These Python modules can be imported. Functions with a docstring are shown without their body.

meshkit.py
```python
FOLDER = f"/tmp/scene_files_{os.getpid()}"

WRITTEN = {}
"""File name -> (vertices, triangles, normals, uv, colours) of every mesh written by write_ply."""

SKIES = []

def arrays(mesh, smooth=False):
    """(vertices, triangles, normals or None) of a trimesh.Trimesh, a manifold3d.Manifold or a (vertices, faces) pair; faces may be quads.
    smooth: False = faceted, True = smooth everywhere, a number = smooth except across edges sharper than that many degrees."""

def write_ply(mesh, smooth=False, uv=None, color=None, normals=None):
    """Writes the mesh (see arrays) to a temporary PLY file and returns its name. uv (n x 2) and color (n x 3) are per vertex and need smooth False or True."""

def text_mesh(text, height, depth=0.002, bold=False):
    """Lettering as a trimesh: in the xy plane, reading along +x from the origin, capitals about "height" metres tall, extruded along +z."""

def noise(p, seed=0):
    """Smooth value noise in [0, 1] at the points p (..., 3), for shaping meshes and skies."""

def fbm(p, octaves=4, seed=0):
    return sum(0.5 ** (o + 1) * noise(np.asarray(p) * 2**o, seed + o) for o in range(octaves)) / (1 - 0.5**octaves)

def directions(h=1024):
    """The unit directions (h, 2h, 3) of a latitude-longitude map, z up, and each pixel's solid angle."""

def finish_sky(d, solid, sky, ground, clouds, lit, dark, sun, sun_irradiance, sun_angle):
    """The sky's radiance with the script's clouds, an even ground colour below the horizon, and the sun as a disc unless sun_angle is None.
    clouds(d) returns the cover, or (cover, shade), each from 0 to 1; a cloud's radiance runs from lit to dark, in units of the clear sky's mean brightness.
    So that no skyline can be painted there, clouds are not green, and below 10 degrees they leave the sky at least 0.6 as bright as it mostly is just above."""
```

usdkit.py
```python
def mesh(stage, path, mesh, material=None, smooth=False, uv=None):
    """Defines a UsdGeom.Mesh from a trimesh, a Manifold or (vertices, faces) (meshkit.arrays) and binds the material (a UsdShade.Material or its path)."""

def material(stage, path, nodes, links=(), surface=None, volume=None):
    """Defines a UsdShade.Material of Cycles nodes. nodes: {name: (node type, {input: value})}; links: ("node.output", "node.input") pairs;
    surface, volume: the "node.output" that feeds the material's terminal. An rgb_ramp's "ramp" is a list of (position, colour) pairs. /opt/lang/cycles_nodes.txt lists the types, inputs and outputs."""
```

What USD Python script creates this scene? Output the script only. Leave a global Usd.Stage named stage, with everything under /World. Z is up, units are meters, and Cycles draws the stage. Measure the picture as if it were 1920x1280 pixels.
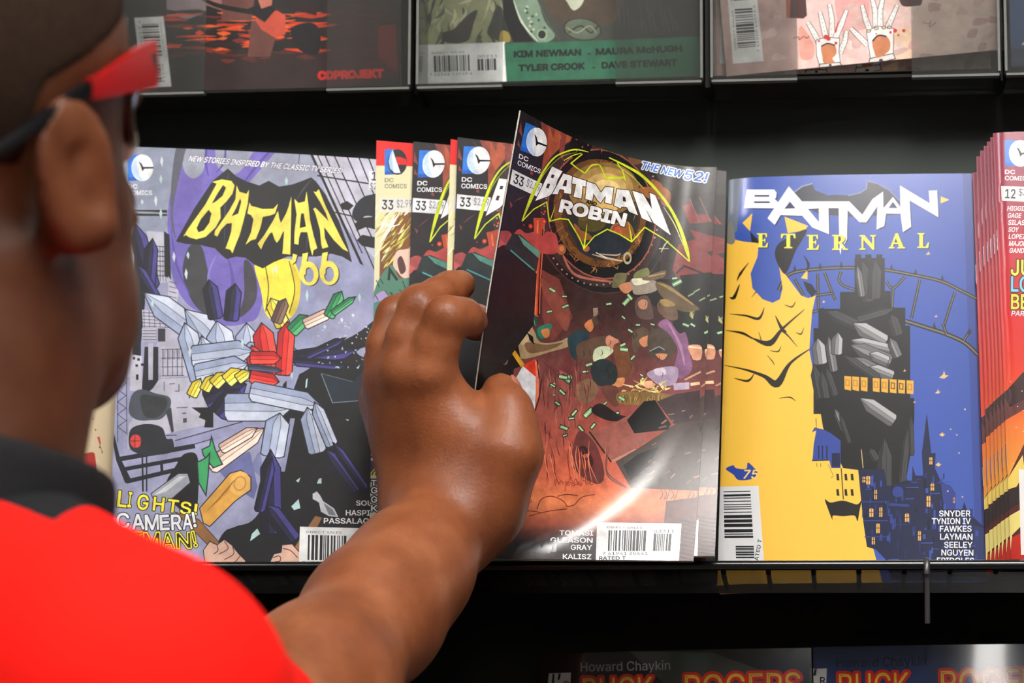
import math, random, functools
import numpy as np, trimesh, shapely, mapbox_earcut
from shapely.geometry import Polygon, LineString, box as sbox, Point
from shapely import affinity
from scipy.spatial import cKDTree
import manifold3d as m3
import meshkit, usdkit
from pxr import Usd, UsdGeom, UsdLux, UsdShade, Sdf, Gf, Vt

rng = np.random.default_rng(7)
stage = Usd.Stage.CreateInMemory()
UsdGeom.SetStageUpAxis(stage, 'Z'); UsdGeom.SetStageMetersPerUnit(stage, 1.0)
UsdGeom.Xform.Define(stage, '/World'); UsdGeom.Scope.Define(stage, '/World/Looks')

# ------------------------------------------------------------------ camera, lights, exposure
FL, APER, PW, PH = 100.0, 36.0, 1920, 1280
FPX = FL / APER * PW
CAM = np.array([0.0, -1.71, 1.63])
YAW, PITCH, ROLL = np.radians([7.0, 5.0, -1.3])
FWD = np.array([-np.sin(YAW) * np.cos(PITCH), np.cos(YAW) * np.cos(PITCH), -np.sin(PITCH)])
_r = np.array([np.cos(YAW), np.sin(YAW), 0.0]); _u = np.cross(_r, FWD)
RIGHT = _r * np.cos(ROLL) + _u * np.sin(ROLL); UP = _u * np.cos(ROLL) - _r * np.sin(ROLL)
EXPOSURE = 0.0
FSTOP, FOCUS = 8.0, 1.71
cam = UsdGeom.Camera.Define(stage, '/World/camera')
M = np.eye(4); M[0, :3], M[1, :3], M[2, :3], M[3, :3] = RIGHT, UP, -FWD, CAM
cam.AddTransformOp().Set(Gf.Matrix4d(*M.ravel().tolist()))
cam.CreateFocalLengthAttr(FL); cam.CreateHorizontalApertureAttr(APER); cam.CreateVerticalApertureAttr(APER * PH / PW)
cam.CreateFStopAttr(FSTOP); cam.CreateFocusDistanceAttr(FOCUS); cam.CreateExposureAttr(EXPOSURE)
cam.CreateClippingRangeAttr(Gf.Vec2f(0.05, 100))
# ceiling lamps: (x, y, length along x, width along y, strength); each is a thing with an emitting diffuser, built below
CEIL = 2.9
LAMPS = [(0.09, -1.0, 0.42, 0.85, 33.0), (-0.98, -1.25, 0.16, 1.1, 22.0), (0.86, -1.15, 0.16, 1.1, 32.0), (-1.9, -1.25, 0.16, 1.1, 10.0), (1.8, -1.15, 0.16, 1.1, 18.0), (0.4, -3.4, 0.16, 1.1, 10.0)]
FILL_DOME = 0.0

# ------------------------------------------------------------------ helpers: names, things, meshes
def lin(c):
    c = np.asarray(c, float) / 255.0
    return np.where(c <= 0.04045, c / 12.92, ((c + 0.055) / 1.055) ** 2.4)
_used = set()
def numbered(path):
    p, k = path, 0
    while p in _used:
        k += 1; p = f'{path}_{k:03d}'
    _used.add(p); return p
class Thing:
    pass
def thing(name, label, cat, loc=(0, 0, 0), group=None, kind=None):
    path = numbered('/World/' + name)
    x = UsdGeom.Xform.Define(stage, path)
    x.AddTranslateOp().Set(Gf.Vec3d(*map(float, loc)))
    t = Thing(); t.path, t.loc, t.prim = path, np.asarray(loc, float), x.GetPrim()
    tagp(t.prim, label, cat, group, kind)
    return t
def tagp(prim, label=None, cat=None, group=None, kind=None):
    for k, v in (('label', label), ('category', cat), ('group', group), ('kind', kind)):
        if v: prim.SetCustomDataByKey(k, v)
def part(parent, name, mesh, mat, smooth=False, label=None, col=None, normals=None, kind=None):
    """mesh in world coordinates; a child Mesh of a thing (or of a part path)"""
    ppath, loc = (parent.path, parent.loc) if not isinstance(parent, tuple) else parent
    path = numbered(ppath + '/' + name)
    v, f, n = meshkit.arrays(mesh, False if (col is not None or normals is not None) else smooth)
    if normals is not None: n = np.asarray(normals)
    v = v - loc
    m = UsdGeom.Mesh.Define(stage, path)
    m.CreatePointsAttr(Vt.Vec3fArray.FromNumpy(v.astype(np.float32)))
    m.CreateFaceVertexCountsAttr(Vt.IntArray.FromNumpy(np.full(len(f), 3, np.int32)))
    m.CreateFaceVertexIndicesAttr(Vt.IntArray.FromNumpy(f.astype(np.int32).ravel()))
    m.CreateSubdivisionSchemeAttr('none')
    if n is not None:
        m.CreateNormalsAttr(Vt.Vec3fArray.FromNumpy(np.asarray(n, np.float32))); m.SetNormalsInterpolation('vertex')
    if col is not None:
        UsdGeom.PrimvarsAPI(m).CreatePrimvar('ink', Sdf.ValueTypeNames.Color3fArray, 'vertex').Set(Vt.Vec3fArray.FromNumpy(np.asarray(col, np.float32)))
    UsdShade.MaterialBindingAPI.Apply(m.GetPrim()).Bind(mat)
    tagp(m.GetPrim(), label=label, kind=kind)
    return (path, loc)
def struct(name, mesh, mat, label=None):
    path = numbered('/World/' + name)
    m = usdkit.mesh(stage, path, mesh, mat)
    tagp(m.GetPrim(), label=label, kind='structure')
    return (path, np.zeros(3))
def bx(c, s, R=None):
    b = trimesh.creation.box(s)
    if R is not None: b.vertices = b.vertices @ np.asarray(R).T
    b.apply_translation(c); return b
def rbox(c, s, r=0.002, R=None, seg=8):
    """a box with rounded edges (hull of spheres)"""
    h = np.asarray(s) / 2 - r
    sp = m3.Manifold.sphere(r, seg)
    ms = [sp.translate((a * h[0], b * h[1], d * h[2])) for a in (-1, 1) for b in (-1, 1) for d in (-1, 1)]
    g = m3.Manifold.batch_hull(ms).to_mesh()
    v = np.array(g.vert_properties[:, :3], float)
    if R is not None: v = v @ np.asarray(R).T
    return trimesh.Trimesh(v + np.asarray(c), g.tri_verts, process=False)
def tube(pts, r, seg=10, cap=True):
    pts = np.asarray(pts, float); n = len(pts)
    rr = np.broadcast_to(r, n)
    T = np.gradient(pts, axis=0); T /= np.linalg.norm(T, axis=1, keepdims=True)
    a = np.array([0.0, 0, 1]) if abs(T[0][2]) < 0.9 else np.array([1.0, 0, 0])
    vs = []
    for i in range(n):
        b = a - T[i] * (a @ T[i]); b /= np.linalg.norm(b); a = b
        c = np.cross(T[i], b)
        th = np.linspace(0, 2 * np.pi, seg, endpoint=False)
        vs.append(pts[i] + rr[i] * (np.cos(th)[:, None] * b + np.sin(th)[:, None] * c))
    v = np.vstack(vs + [pts[:1], pts[-1:]])
    f = []
    for i in range(n - 1):
        for k in range(seg):
            p, q = i * seg + k, i * seg + (k + 1) % seg
            f += [[p, q, q + seg], [p, q + seg, p + seg]]
    for k in range(seg):
        f += [[n * seg, (k + 1) % seg, k], [n * seg + 1, (n - 1) * seg + k, (n - 1) * seg + (k + 1) % seg]]
    return trimesh.Trimesh(v, f, process=False)
def cat(*ms): return trimesh.util.concatenate(list(ms))

# ------------------------------------------------------------------ materials
def mat(name, nodes, links=(), surface='p.BSDF'):
    return usdkit.material(stage, '/World/Looks/' + name, nodes, links, surface=surface)
def plain(name, c, rough=0.5, spec=0.5, metal=0.0, noise=None, coat=0.0, bump=None):
    nodes = {'p': ('principled_bsdf', {'base_color': tuple(lin(c)), 'roughness': rough, 'specular_ior_level': spec, 'metallic': metal, 'coat_weight': coat})}
    links = []
    if noise:
        sc, amt = noise
        nodes['tc'] = ('texture_coordinate', {}); nodes['n'] = ('noise_texture', {'scale': sc, 'detail': 4.0})
        c = np.asarray(c, float)
        nodes['r'] = ('rgb_ramp', {'ramp': [(0.3, tuple(lin(c * (1 - amt)))), (0.7, tuple(lin(np.clip(c * (1 + amt), 0, 255))))]})
        links += [('tc.object', 'n.vector'), ('n.fac', 'r.fac'), ('r.color', 'p.base_color')]
    if bump:
        nodes['bn'] = ('noise_texture', {'scale': bump[0], 'detail': 3.0}); nodes['bp'] = ('bump', {'strength': bump[1], 'distance': 0.002})
        nodes['tc'] = ('texture_coordinate', {})
        links += [('tc.object', 'bn.vector'), ('bn.fac', 'bp.height'), ('bp.normal', 'p.normal')]
    return mat(name, nodes, links)
def ink(name, rough=0.22, spec=0.5, coat=0.0, grain=None, coat_rough=0.08):
    nodes = {'a': ('attribute', {'attribute': 'ink'}), 'p': ('principled_bsdf', {'roughness': rough, 'specular_ior_level': spec, 'coat_weight': coat, 'coat_roughness': coat_rough})}
    links = []
    src = 'a.color'
    if grain:
        sc, amt = grain
        nodes.update({'tc': ('texture_coordinate', {}), 'n': ('noise_texture', {'scale': sc, 'detail': 5.0, 'roughness': 0.65}),
                      'mr': ('map_range', {'from_min': 0.3, 'from_max': 0.7, 'to_min': 1 - amt, 'to_max': 1 + amt}),
                      'mm': ('mix', {'mix_type': 'multiply', 'fac': 1.0})})
        links += [('tc.object', 'n.vector'), ('n.fac', 'mr.value'), (src, 'mm.color1'), ('mr.result', 'mm.color2')]
        src = 'mm.color'
    links.append((src, 'p.base_color'))
    return mat(name, nodes, links)
MAT = dict(
    print=ink('glossy_print', 0.26, 0.5, coat=0.6, coat_rough=0.13), painted=ink('painted_print', 0.24, 0.6, coat=0.5, coat_rough=0.17, grain=(130, 0.28)), matte=ink('soft_print', 0.4, 0.4, grain=(60, 0.25)),
    slick=ink('plastic_sleeved_print', 0.1, 0.6, coat=1.0, coat_rough=0.04), paper=plain('page_paper', (196, 188, 176), 0.7, 0.2, noise=(300, 0.12)),
    black=plain('black_coated_wire', (14, 14, 16), 0.22, 0.6), void=plain('black_riser', (7, 7, 7), 0.7, 0.2), blackmatte=plain('black_board', (17, 17, 17), 0.55, 0.3),
    panel=plain('dark_green_grey_board', (48, 54, 50), 0.6, 0.3, noise=(2.5, 0.06)),
    steel=plain('staple_steel', (190, 190, 195), 0.25, 0.5, metal=1.0), greywire=plain('grey_wire', (90, 90, 92), 0.3, 0.5, metal=0.6),
    wall=plain('painted_wall', (170, 168, 162), 0.8, 0.2, noise=(3, 0.03)), floor=plain('vinyl_floor', (120, 116, 110), 0.35, 0.4, noise=(6, 0.08)),
    ceil=plain('ceiling_board', (205, 205, 200), 0.85, 0.2, noise=(40, 0.03)),
    red=plain('red_jersey', (240, 22, 12), 0.85, 0.15, bump=(900, 0.15)), dark=plain('black_jersey', (22, 22, 25), 0.8, 0.2, bump=(900, 0.15)),
    jeans=plain('dark_denim', (38, 44, 60), 0.85, 0.15, noise=(200, 0.2)), shoe=plain('shoe_leather', (25, 24, 24), 0.4, 0.4),
    redplastic=plain('red_plastic', (158, 8, 10), 0.3, 0.5), blackplastic=plain('black_plastic', (14, 14, 16), 0.25, 0.5),
    lens=plain('blue_mirror_lens', (60, 90, 150), 0.08, 0.8, metal=0.7),
    hair=plain('cropped_hair', (42, 30, 22), 0.85, 0.1, noise=(500, 0.25), bump=(1200, 0.3)),
    eye=plain('eye_white', (225, 220, 215), 0.1, 0.5), iris=plain('brown_iris', (40, 22, 14), 0.1, 0.5), nail=plain('finger_nail', (170, 105, 85), 0.25, 0.5),
)
def skin_material():
    nodes = {'tc': ('texture_coordinate', {}), 'at': ('attribute', {'attribute': 'ink'}), 'mt': ('mix', {'mix_type': 'multiply', 'fac': 1.0}),
             'n': ('noise_texture', {'scale': 22.0, 'detail': 5.0, 'roughness': 0.6}),
             'r': ('rgb_ramp', {'ramp': [(0.25, tuple(lin((107, 56, 30)))), (0.5, tuple(lin((136, 76, 43)))), (0.75, tuple(lin((160, 97, 61))))]}),
             'n2': ('noise_texture', {'scale': 520.0, 'detail': 3.0}),
             'b': ('bump', {'strength': 0.18, 'distance': 0.0012}),
             'p': ('principled_bsdf', {'roughness': 0.46, 'specular_ior_level': 0.42, 'subsurface_weight': 0.12, 'subsurface_scale': 0.003, 'subsurface_radius': (1.0, 0.35, 0.2)})}
    return mat('brown_skin', nodes, [('tc.object', 'n.vector'), ('n.fac', 'r.fac'), ('r.color', 'mt.color1'), ('at.color', 'mt.color2'), ('mt.color', 'p.base_color'), ('tc.object', 'n2.vector'), ('n2.fac', 'b.height'), ('b.normal', 'p.normal')])
MAT['skin'] = skin_material()
MAT['acrylic'] = mat('clear_acrylic', {'t': ('transparent_bsdf', {'color': (0.86, 0.87, 0.86)}), 'g': ('glossy_bsdf', {'color': (0.9, 0.9, 0.9), 'roughness': 0.12}),
                     'd': ('diffuse_bsdf', {'color': (0.35, 0.35, 0.34)}), 'f': ('fresnel', {'IOR': 1.45}), 'm': ('mix_closure', {}), 'm2': ('mix_closure', {'fac': 0.05})},
                     [('t.BSDF', 'm2.closure1'), ('d.BSDF', 'm2.closure2'), ('f.fac', 'm.fac'), ('m2.closure', 'm.closure1'), ('g.BSDF', 'm.closure2')], 'm.closure')
MAT['acrylic_edge'] = plain('acrylic_edge', (120, 122, 118), 0.15, 0.6)
MAT['shade_tint'] = mat('shade_film', {'t': ('transparent_bsdf', {'color': (0.30, 0.29, 0.28)}), 'g': ('glossy_bsdf', {'color': (0.9, 0.9, 0.9), 'roughness': 0.2}), 'f': ('fresnel', {'IOR': 1.4}), 'm': ('mix_closure', {})},
                  [('f.fac', 'm.fac'), ('t.BSDF', 'm.closure1'), ('g.BSDF', 'm.closure2')], 'm.closure')  # dark see-through tint standing in for the shade under the rail
def lamp_mat(i, s):
    return mat(f'lamp_diffuser_{i}', {'e': ('emission', {'color': (1.0, 0.97, 0.93), 'strength': s})}, [], 'e.emission')

# ------------------------------------------------------------------ view geometry used to place things on their real planes
def ray(px, py):
    px, py = np.asarray(px, float), np.asarray(py, float)
    return FWD + ((px - PW / 2) / FPX)[..., None] * RIGHT - ((py - PH / 2) / FPX)[..., None] * UP
def W(px, py, z): return CAM + z * ray(px, py)
def proj(P):
    q = np.asarray(P) - CAM; z = q @ FWD
    return np.stack([PW / 2 + FPX * (q @ RIGHT) / z, PH / 2 - FPX * (q @ UP) / z], -1)
class Plane:
    """a leaning plane: origin, in-plane up vector, normal towards the customer"""
    def __init__(s, O, lean):
        a = math.radians(lean); s.O = np.asarray(O, float)
        s.up = np.array([0, math.sin(a), math.cos(a)]); s.n = np.array([0, -math.cos(a), math.sin(a)]); s.ex = np.array([1.0, 0, 0])
    def hit(s, px, py, n=0.0):
        d = ray(px, py); return CAM + d * (((s.O + s.n * n - CAM) @ s.n) / (d @ s.n))
    def at(s, x, u, n=0.0): return s.O + s.ex * x + s.up * u + s.n * n
    def coords(s, P): q = np.asarray(P) - s.O; return q @ s.ex, q @ s.up, q @ s.n
    @property
    def R(s): return np.stack([s.ex, s.up, s.n], 1)   # columns: x, up, normal
_d = ray(960, 1058); RAIL = CAM + _d * ((0 - CAM[1]) / _d[1]); RAIL[0] = 0.0
MID = Plane(RAIL, 20.0)
TOPO = MID.hit(960, 165, -0.014); TOPO[0] = 0.0
TOP = Plane(TOPO, 13.0)
_d = ray(1500, 1215); LOWO = CAM + _d * ((0.085 - CAM[1]) / _d[1]); LOWO[0] = 0.0
LOW = Plane(LOWO, 20.0)

# ------------------------------------------------------------------ bent sheets and their print
CW, CH = 168.0, 260.0     # a comic's cover in millimetres
class Surf:
    def __init__(s, TL, TR, BR, BL, bend=None):
        s.c = [np.asarray(p, float) for p in (TL, TR, BR, BL)]
        TL, TR, BR, BL = s.c
        n = np.cross((TR - TL) + (BR - BL), (TL - BL) + (TR - BR)); s.n = n / np.linalg.norm(n)
        s.bend = bend or (lambda u, v: 0 * u)
    def __call__(s, u, v):
        u, v = np.asarray(u, float), np.asarray(v, float); TL, TR, BR, BL = s.c
        U, V = u[..., None], v[..., None]
        return (TL * (1 - U) + TR * U) * V + (BL * (1 - U) + BR * U) * (1 - V) + s.bend(u, v)[..., None] * s.n
    def normal(s, u, v, e=1e-3):
        a = s(u + e, v) - s(u - e, v); b = s(u, v + e) - s(u, v - e)
        n = np.cross(a, b); return n / np.linalg.norm(n, axis=-1, keepdims=True)
    def uv(s, px):
        """picture points -> (u, v) on the bent sheet"""
        px = np.asarray(px, float)
        if not hasattr(s, '_tree'):
            g = np.stack(np.meshgrid(np.linspace(-.5, 1.5, 141), np.linspace(-.35, 1.35, 121)), -1).reshape(-1, 2)
            s._g, s._tree = g, cKDTree(proj(s(g[:, 0], g[:, 1])))
        q = s._g[s._tree.query(px)[1]].copy(); e = 1e-4; err = np.linalg.norm(px - proj(s(q[:, 0], q[:, 1])), axis=1); lam = np.ones(len(q))
        for _ in range(9):
            p0 = proj(s(q[:, 0], q[:, 1])); pu = (proj(s(q[:, 0] + e, q[:, 1])) - p0) / e; pv = (proj(s(q[:, 0], q[:, 1] + e)) - p0) / e
            d = px - p0; det = pu[:, 0] * pv[:, 1] - pu[:, 1] * pv[:, 0]; det = np.where(np.abs(det) < 1, 1, det)
            st = np.stack([(d[:, 0] * pv[:, 1] - d[:, 1] * pv[:, 0]) / det, (pu[:, 0] * d[:, 1] - pu[:, 1] * d[:, 0]) / det], 1)
            n = q + np.clip(st, -.2, .2) * lam[:, None]; en = np.linalg.norm(px - proj(s(n[:, 0], n[:, 1])), axis=1); ok = en < err
            q[ok], err[ok] = n[ok], en[ok]; lam = np.where(ok, np.minimum(lam * 2, 1), lam * .35)
        return q

@functools.lru_cache(None)
def glyphs(text, bold=True):
    m = meshkit.text_mesh(text, 1.0, 0.1, bold)
    top = np.all(m.vertices[m.faces][:, :, 2] > 0.05, axis=1)
    return shapely.union_all([Polygon(t) for t in m.vertices[m.faces[top]][:, :, :2]]).simplify(0.008)
def catmull(pts, closed=True, k=6):
    p = np.asarray(pts, float); n = len(p); out = []
    rngi = range(n if closed else n - 1)
    for i in rngi:
        a, b, c, d = (p[(i + j) % n] if closed else p[min(max(i + j, 0), n - 1)] for j in (-1, 0, 1, 2))
        for t in np.arange(k) / k:
            out.append(0.5 * ((2 * b) + (c - a) * t + (2 * a - 5 * b + 4 * c - d) * t * t + (3 * b - 3 * c + d - a) * t ** 3))
    if not closed: out.append(p[-1])
    return np.array(out)
def valid(g):
    if not g.is_valid: g = shapely.make_valid(g)
    return g
def quarter(g, cell):
    """cuts a flat shape on a fixed grid, halving again and again, so that its pieces can follow a bent sheet"""
    done, todo = [], [g]
    while todo:
        h = todo.pop()
        if h.is_empty: continue
        if h.geom_type in ('MultiPolygon', 'GeometryCollection'): todo += [q for q in h.geoms if q.geom_type in ('Polygon', 'MultiPolygon')]; continue
        if h.geom_type != 'Polygon': continue
        x0, y0, x1, y1 = h.bounds; i0, i1, j0, j1 = math.floor(x0 / cell + 1e-6), math.ceil(x1 / cell - 1e-6), math.floor(y0 / cell + 1e-6), math.ceil(y1 / cell - 1e-6)
        if max(i1 - i0, j1 - j0) <= 1: done.append(h); continue
        if i1 - i0 >= j1 - j0: m = cell * ((i0 + i1) // 2); ab = (sbox(x0 - 1, y0 - 1, m, y1 + 1), sbox(m, y0 - 1, x1 + 1, y1 + 1))
        else: m = cell * ((j0 + j1) // 2); ab = (sbox(x0 - 1, y0 - 1, x1 + 1, m), sbox(x0 - 1, m, x1 + 1, y1 + 1))
        h = h if h.is_valid else shapely.make_valid(h)
        todo += [h.intersection(k) for k in ab]
    return done
class Art:
    """a printed sheet: flat shapes in sheet millimetres, later ones over earlier ones"""
    def __init__(s, w=CW, h=CH): s.w, s.h, s.items, s.tag, s.cell = w, h, [], 'front_cover', 8.0; s.map = None; s.view(0, 0, 1)
    def on(s, surf): s.map = surf; return s
    def view(s, ox, oy, k): s.o, s.k = (ox, oy), k; return s      # following points are picture points inside this crop
    def mm(s): s.map = None; s.o, s.k = (0, 0), 1; return s
    def _tf(s, g):
        def f(xy):
            p = np.asarray(xy, float)[:, :2] / s.k + np.array(s.o)
            return s.map.uv(p) * [s.w, s.h] if s.map is not None else p
        g = valid(g)
        if s.map is not None: g = shapely.segmentize(g, 14 * s.k)
        return valid(shapely.transform(g, f))
    def add(s, g, c, part=None):
        g = s._tf(g)
        if not g.is_empty: s.items.append((g, c, part or s.tag))
    def poly(s, pts, c, part=None, holes=()): s.add(valid(Polygon(pts, holes)), c, part)
    def blob(s, pts, c, part=None): s.add(valid(Polygon(catmull(pts))), c, part)
    def line(s, pts, w, c, part=None, curve=False, cap='flat'):
        p = catmull(pts, False) if curve else pts
        s.add(LineString(p).buffer(w / 2, quad_segs=3, cap_style=cap, join_style='mitre'), c, part)
    def taper(s, pts, w, c, part=None, curve=True):
        p = catmull(pts, False) if curve else np.asarray(pts, float)
        t = np.gradient(p, axis=0); nn = np.stack([-t[:, 1], t[:, 0]], 1); nn /= np.linalg.norm(nn, axis=1, keepdims=True) + 1e-9
        ww = np.interp(np.linspace(0, 1, len(p)), np.linspace(0, 1, len(w)), w)[:, None] / 2
        s.add(valid(Polygon(np.vstack([p + nn * ww, (p - nn * ww)[::-1]]))), c, part)
    def ell(s, cx, cy, rx, ry, c, part=None, rot=0, hole=0):
        g = affinity.rotate(affinity.scale(Point(0, 0).buffer(1, quad_segs=8), rx, ry), rot, origin=(0, 0))
        if hole: g = g.difference(affinity.rotate(affinity.scale(Point(0, 0).buffer(1, quad_segs=8), rx * hole, ry * hole), rot, origin=(0, 0)))
        s.add(affinity.translate(g, cx, cy), c, part)
    def textg(s, txt, p0, p1, h, shear=0.0, bold=True):
        g = glyphs(txt, bold); x0, _, x1, _ = g.bounds
        p0, p1 = np.array(p0, float), np.array(p1, float); d = p1 - p0; L = np.linalg.norm(d); d /= L
        dn = np.array([d[1], -d[0]])       # up in picture space (y down)
        if s.map is None: dn = -dn
        kx = L / (x1 - x0)
        a, b = d * kx, dn * h + d * shear * h
        o = p0 - a * x0
        return affinity.affine_transform(g, [a[0], b[0], a[1], b[1], o[0], o[1]])
    def text(s, txt, p0, p1, h, c, part=None, shear=0.0, bold=True, edge=None, ec=None):
        g = s.textg(txt, p0, p1, h, shear, bold)
        if edge: s.add(g.buffer(edge, quad_segs=2), ec, part)
        s.add(g, c, part)
    def barcode(s, q, part='barcode', bg=(226, 226, 226), fg=(40, 40, 44), bars=(0.12, 0.18, 0.62, 0.8), bars2=(0.7, 0.25, 0.95, 0.8), digits='7 61941 30641', d2='03311', top='DIRECT SALES', bot=None, seed=1, vertical=False):
        """q: corner points TL, TR, BR, BL of the white box, read upright"""
        q = np.array(q, float)
        P = lambda a, b: (q[0] * (1 - a) + q[1] * a) * (1 - b) + (q[3] * (1 - a) + q[2] * a) * b
        s.poly(q, bg, part)
        r = np.random.default_rng(seed)
        for (x0, y0, x1, y1) in (bars, bars2):
            if x1 <= x0: continue
            x = x0; L = np.linalg.norm(P(1, .5) - P(0, .5)); unit = (x1 - x0) / (46 if (x0, x1) == (bars[0], bars[2]) else 24)
            while x < x1 - 3 * unit:
                w = unit * r.choice([1, 1, 2, 3]); s.poly([P(x, y0), P(x + w, y0), P(x + w, y1), P(x, y1)], fg, part); x += w + unit * r.choice([1, 1, 2])
        hh = np.linalg.norm(P(0, 1) - P(0, 0))
        if top: s.text(top, P(bars[0] - .02, bars[1] - .05), P(bars[0] + .4, bars[1] - .05), hh * .05, fg, part, bold=False)
        if digits: s.text(digits, P(bars[0] - .06, bars[3] + .1), P(bars[2], bars[3] + .1), hh * .07, fg, part, bold=False)
        if d2: s.text(d2, P(bars2[0], bars2[1] - .03), P(bars2[2], bars2[1] - .03), hh * .07, fg, part, bold=False)
        if bot: s.text(bot, P(.04, .97), P(.36, .97), hh * .09, fg, part)
    def build(s):
        """the visible pieces: [(part, (n x 2) mm, triangles, colour)]"""
        if hasattr(s, '_built'): return s._built
        frame = sbox(0, 0, s.w, s.h)
        geo = [valid(shapely.set_precision(valid(g.intersection(frame)), 0.005)) for g, _, _ in s.items]
        tree = shapely.STRtree(geo)
        out = []
        for i, g in enumerate(geo):
            if g.is_empty: continue
            over = [geo[j] for j in tree.query(g) if j > i and not geo[j].is_empty]
            if over: g = valid(g).difference(shapely.union_all(over))
            c, prt = s.items[i][1], s.items[i][2]
            if g.is_empty or g.area < 0.004: continue
            pieces = quarter(g, s.cell)
            for pc in pieces:
                for pg in (pc.geoms if hasattr(pc, 'geoms') else [pc]):
                    if pg.geom_type != 'Polygon' or pg.area < 0.003: continue
                    rings = [np.asarray(pg.exterior.coords)[:-1]] + [np.asarray(h.coords)[:-1] for h in pg.interiors]
                    v = np.vstack(rings); t = mapbox_earcut.triangulate_float64(v, np.cumsum([len(r) for r in rings]).astype(np.uint32)).reshape(-1, 3)
                    if not len(t): continue
                    a = v[t]; ar = (a[:, 1, 0] - a[:, 0, 0]) * (a[:, 2, 1] - a[:, 0, 1]) - (a[:, 1, 1] - a[:, 0, 1]) * (a[:, 2, 0] - a[:, 0, 0])
                    t[ar < 0] = t[ar < 0][:, ::-1]
                    out.append((prt, v, t, c))
        s._built = out
        return out
def colour(c, v, w, h):
    if callable(c): return lin(np.clip(c(v[:, 0] / w, v[:, 1] / h), 0, 255))
    return np.broadcast_to(lin(c), (len(v), 3))
def grad(*stops, axis='v'):
    """colour along u or v: (position, colour) pairs"""
    stops = sorted(stops); at = [p for p, _ in stops]; cs = np.array([c for _, c in stops], float)
    return lambda u, v: np.stack([np.interp(v if axis == 'v' else u, at, cs[:, k]) for k in range(3)], 1)
def gradxy(fn): return fn
PART_ORDER = ['front_cover', 'title_lettering', 'publisher_logo', 'price_box', 'barcode', 'credits_lettering', 'tagline_lettering']
def sheet_grid(S, off, nu=24, nv=16):
    u, v = np.meshgrid(np.linspace(0, 1, nu + 1), np.linspace(0, 1, nv + 1)); u, v = u.ravel(), v.ravel()
    n = S.normal(u, v); p = S(u, v) + n * off
    i = np.arange(nu)[None, :] + np.arange(nv)[:, None] * (nu + 1); i = i.ravel()
    f = np.vstack([np.stack([i, i + 1, i + nu + 2], 1), np.stack([i, i + nu + 2, i + nu + 1], 1)])
    return p, f, n
def slab(S, o1, o2, nu=24, nv=16):
    p1, f, n = sheet_grid(S, o1, nu, nv); p2, _, _ = sheet_grid(S, o2, nu, nv); N = len(p1)
    idx = np.arange(N).reshape(nv + 1, nu + 1)
    loop = np.concatenate([idx[0, :], idx[1:, -1], idx[-1, -2::-1], idx[-2:0:-1, 0]])
    nx = np.roll(loop, -1)
    side = np.vstack([np.stack([loop, loop + N, nx + N], 1), np.stack([loop, nx + N, nx], 1)])
    return trimesh.Trimesh(np.vstack([p1, p2]), np.vstack([f, f[:, ::-1] + N, side]), process=False)
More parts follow.
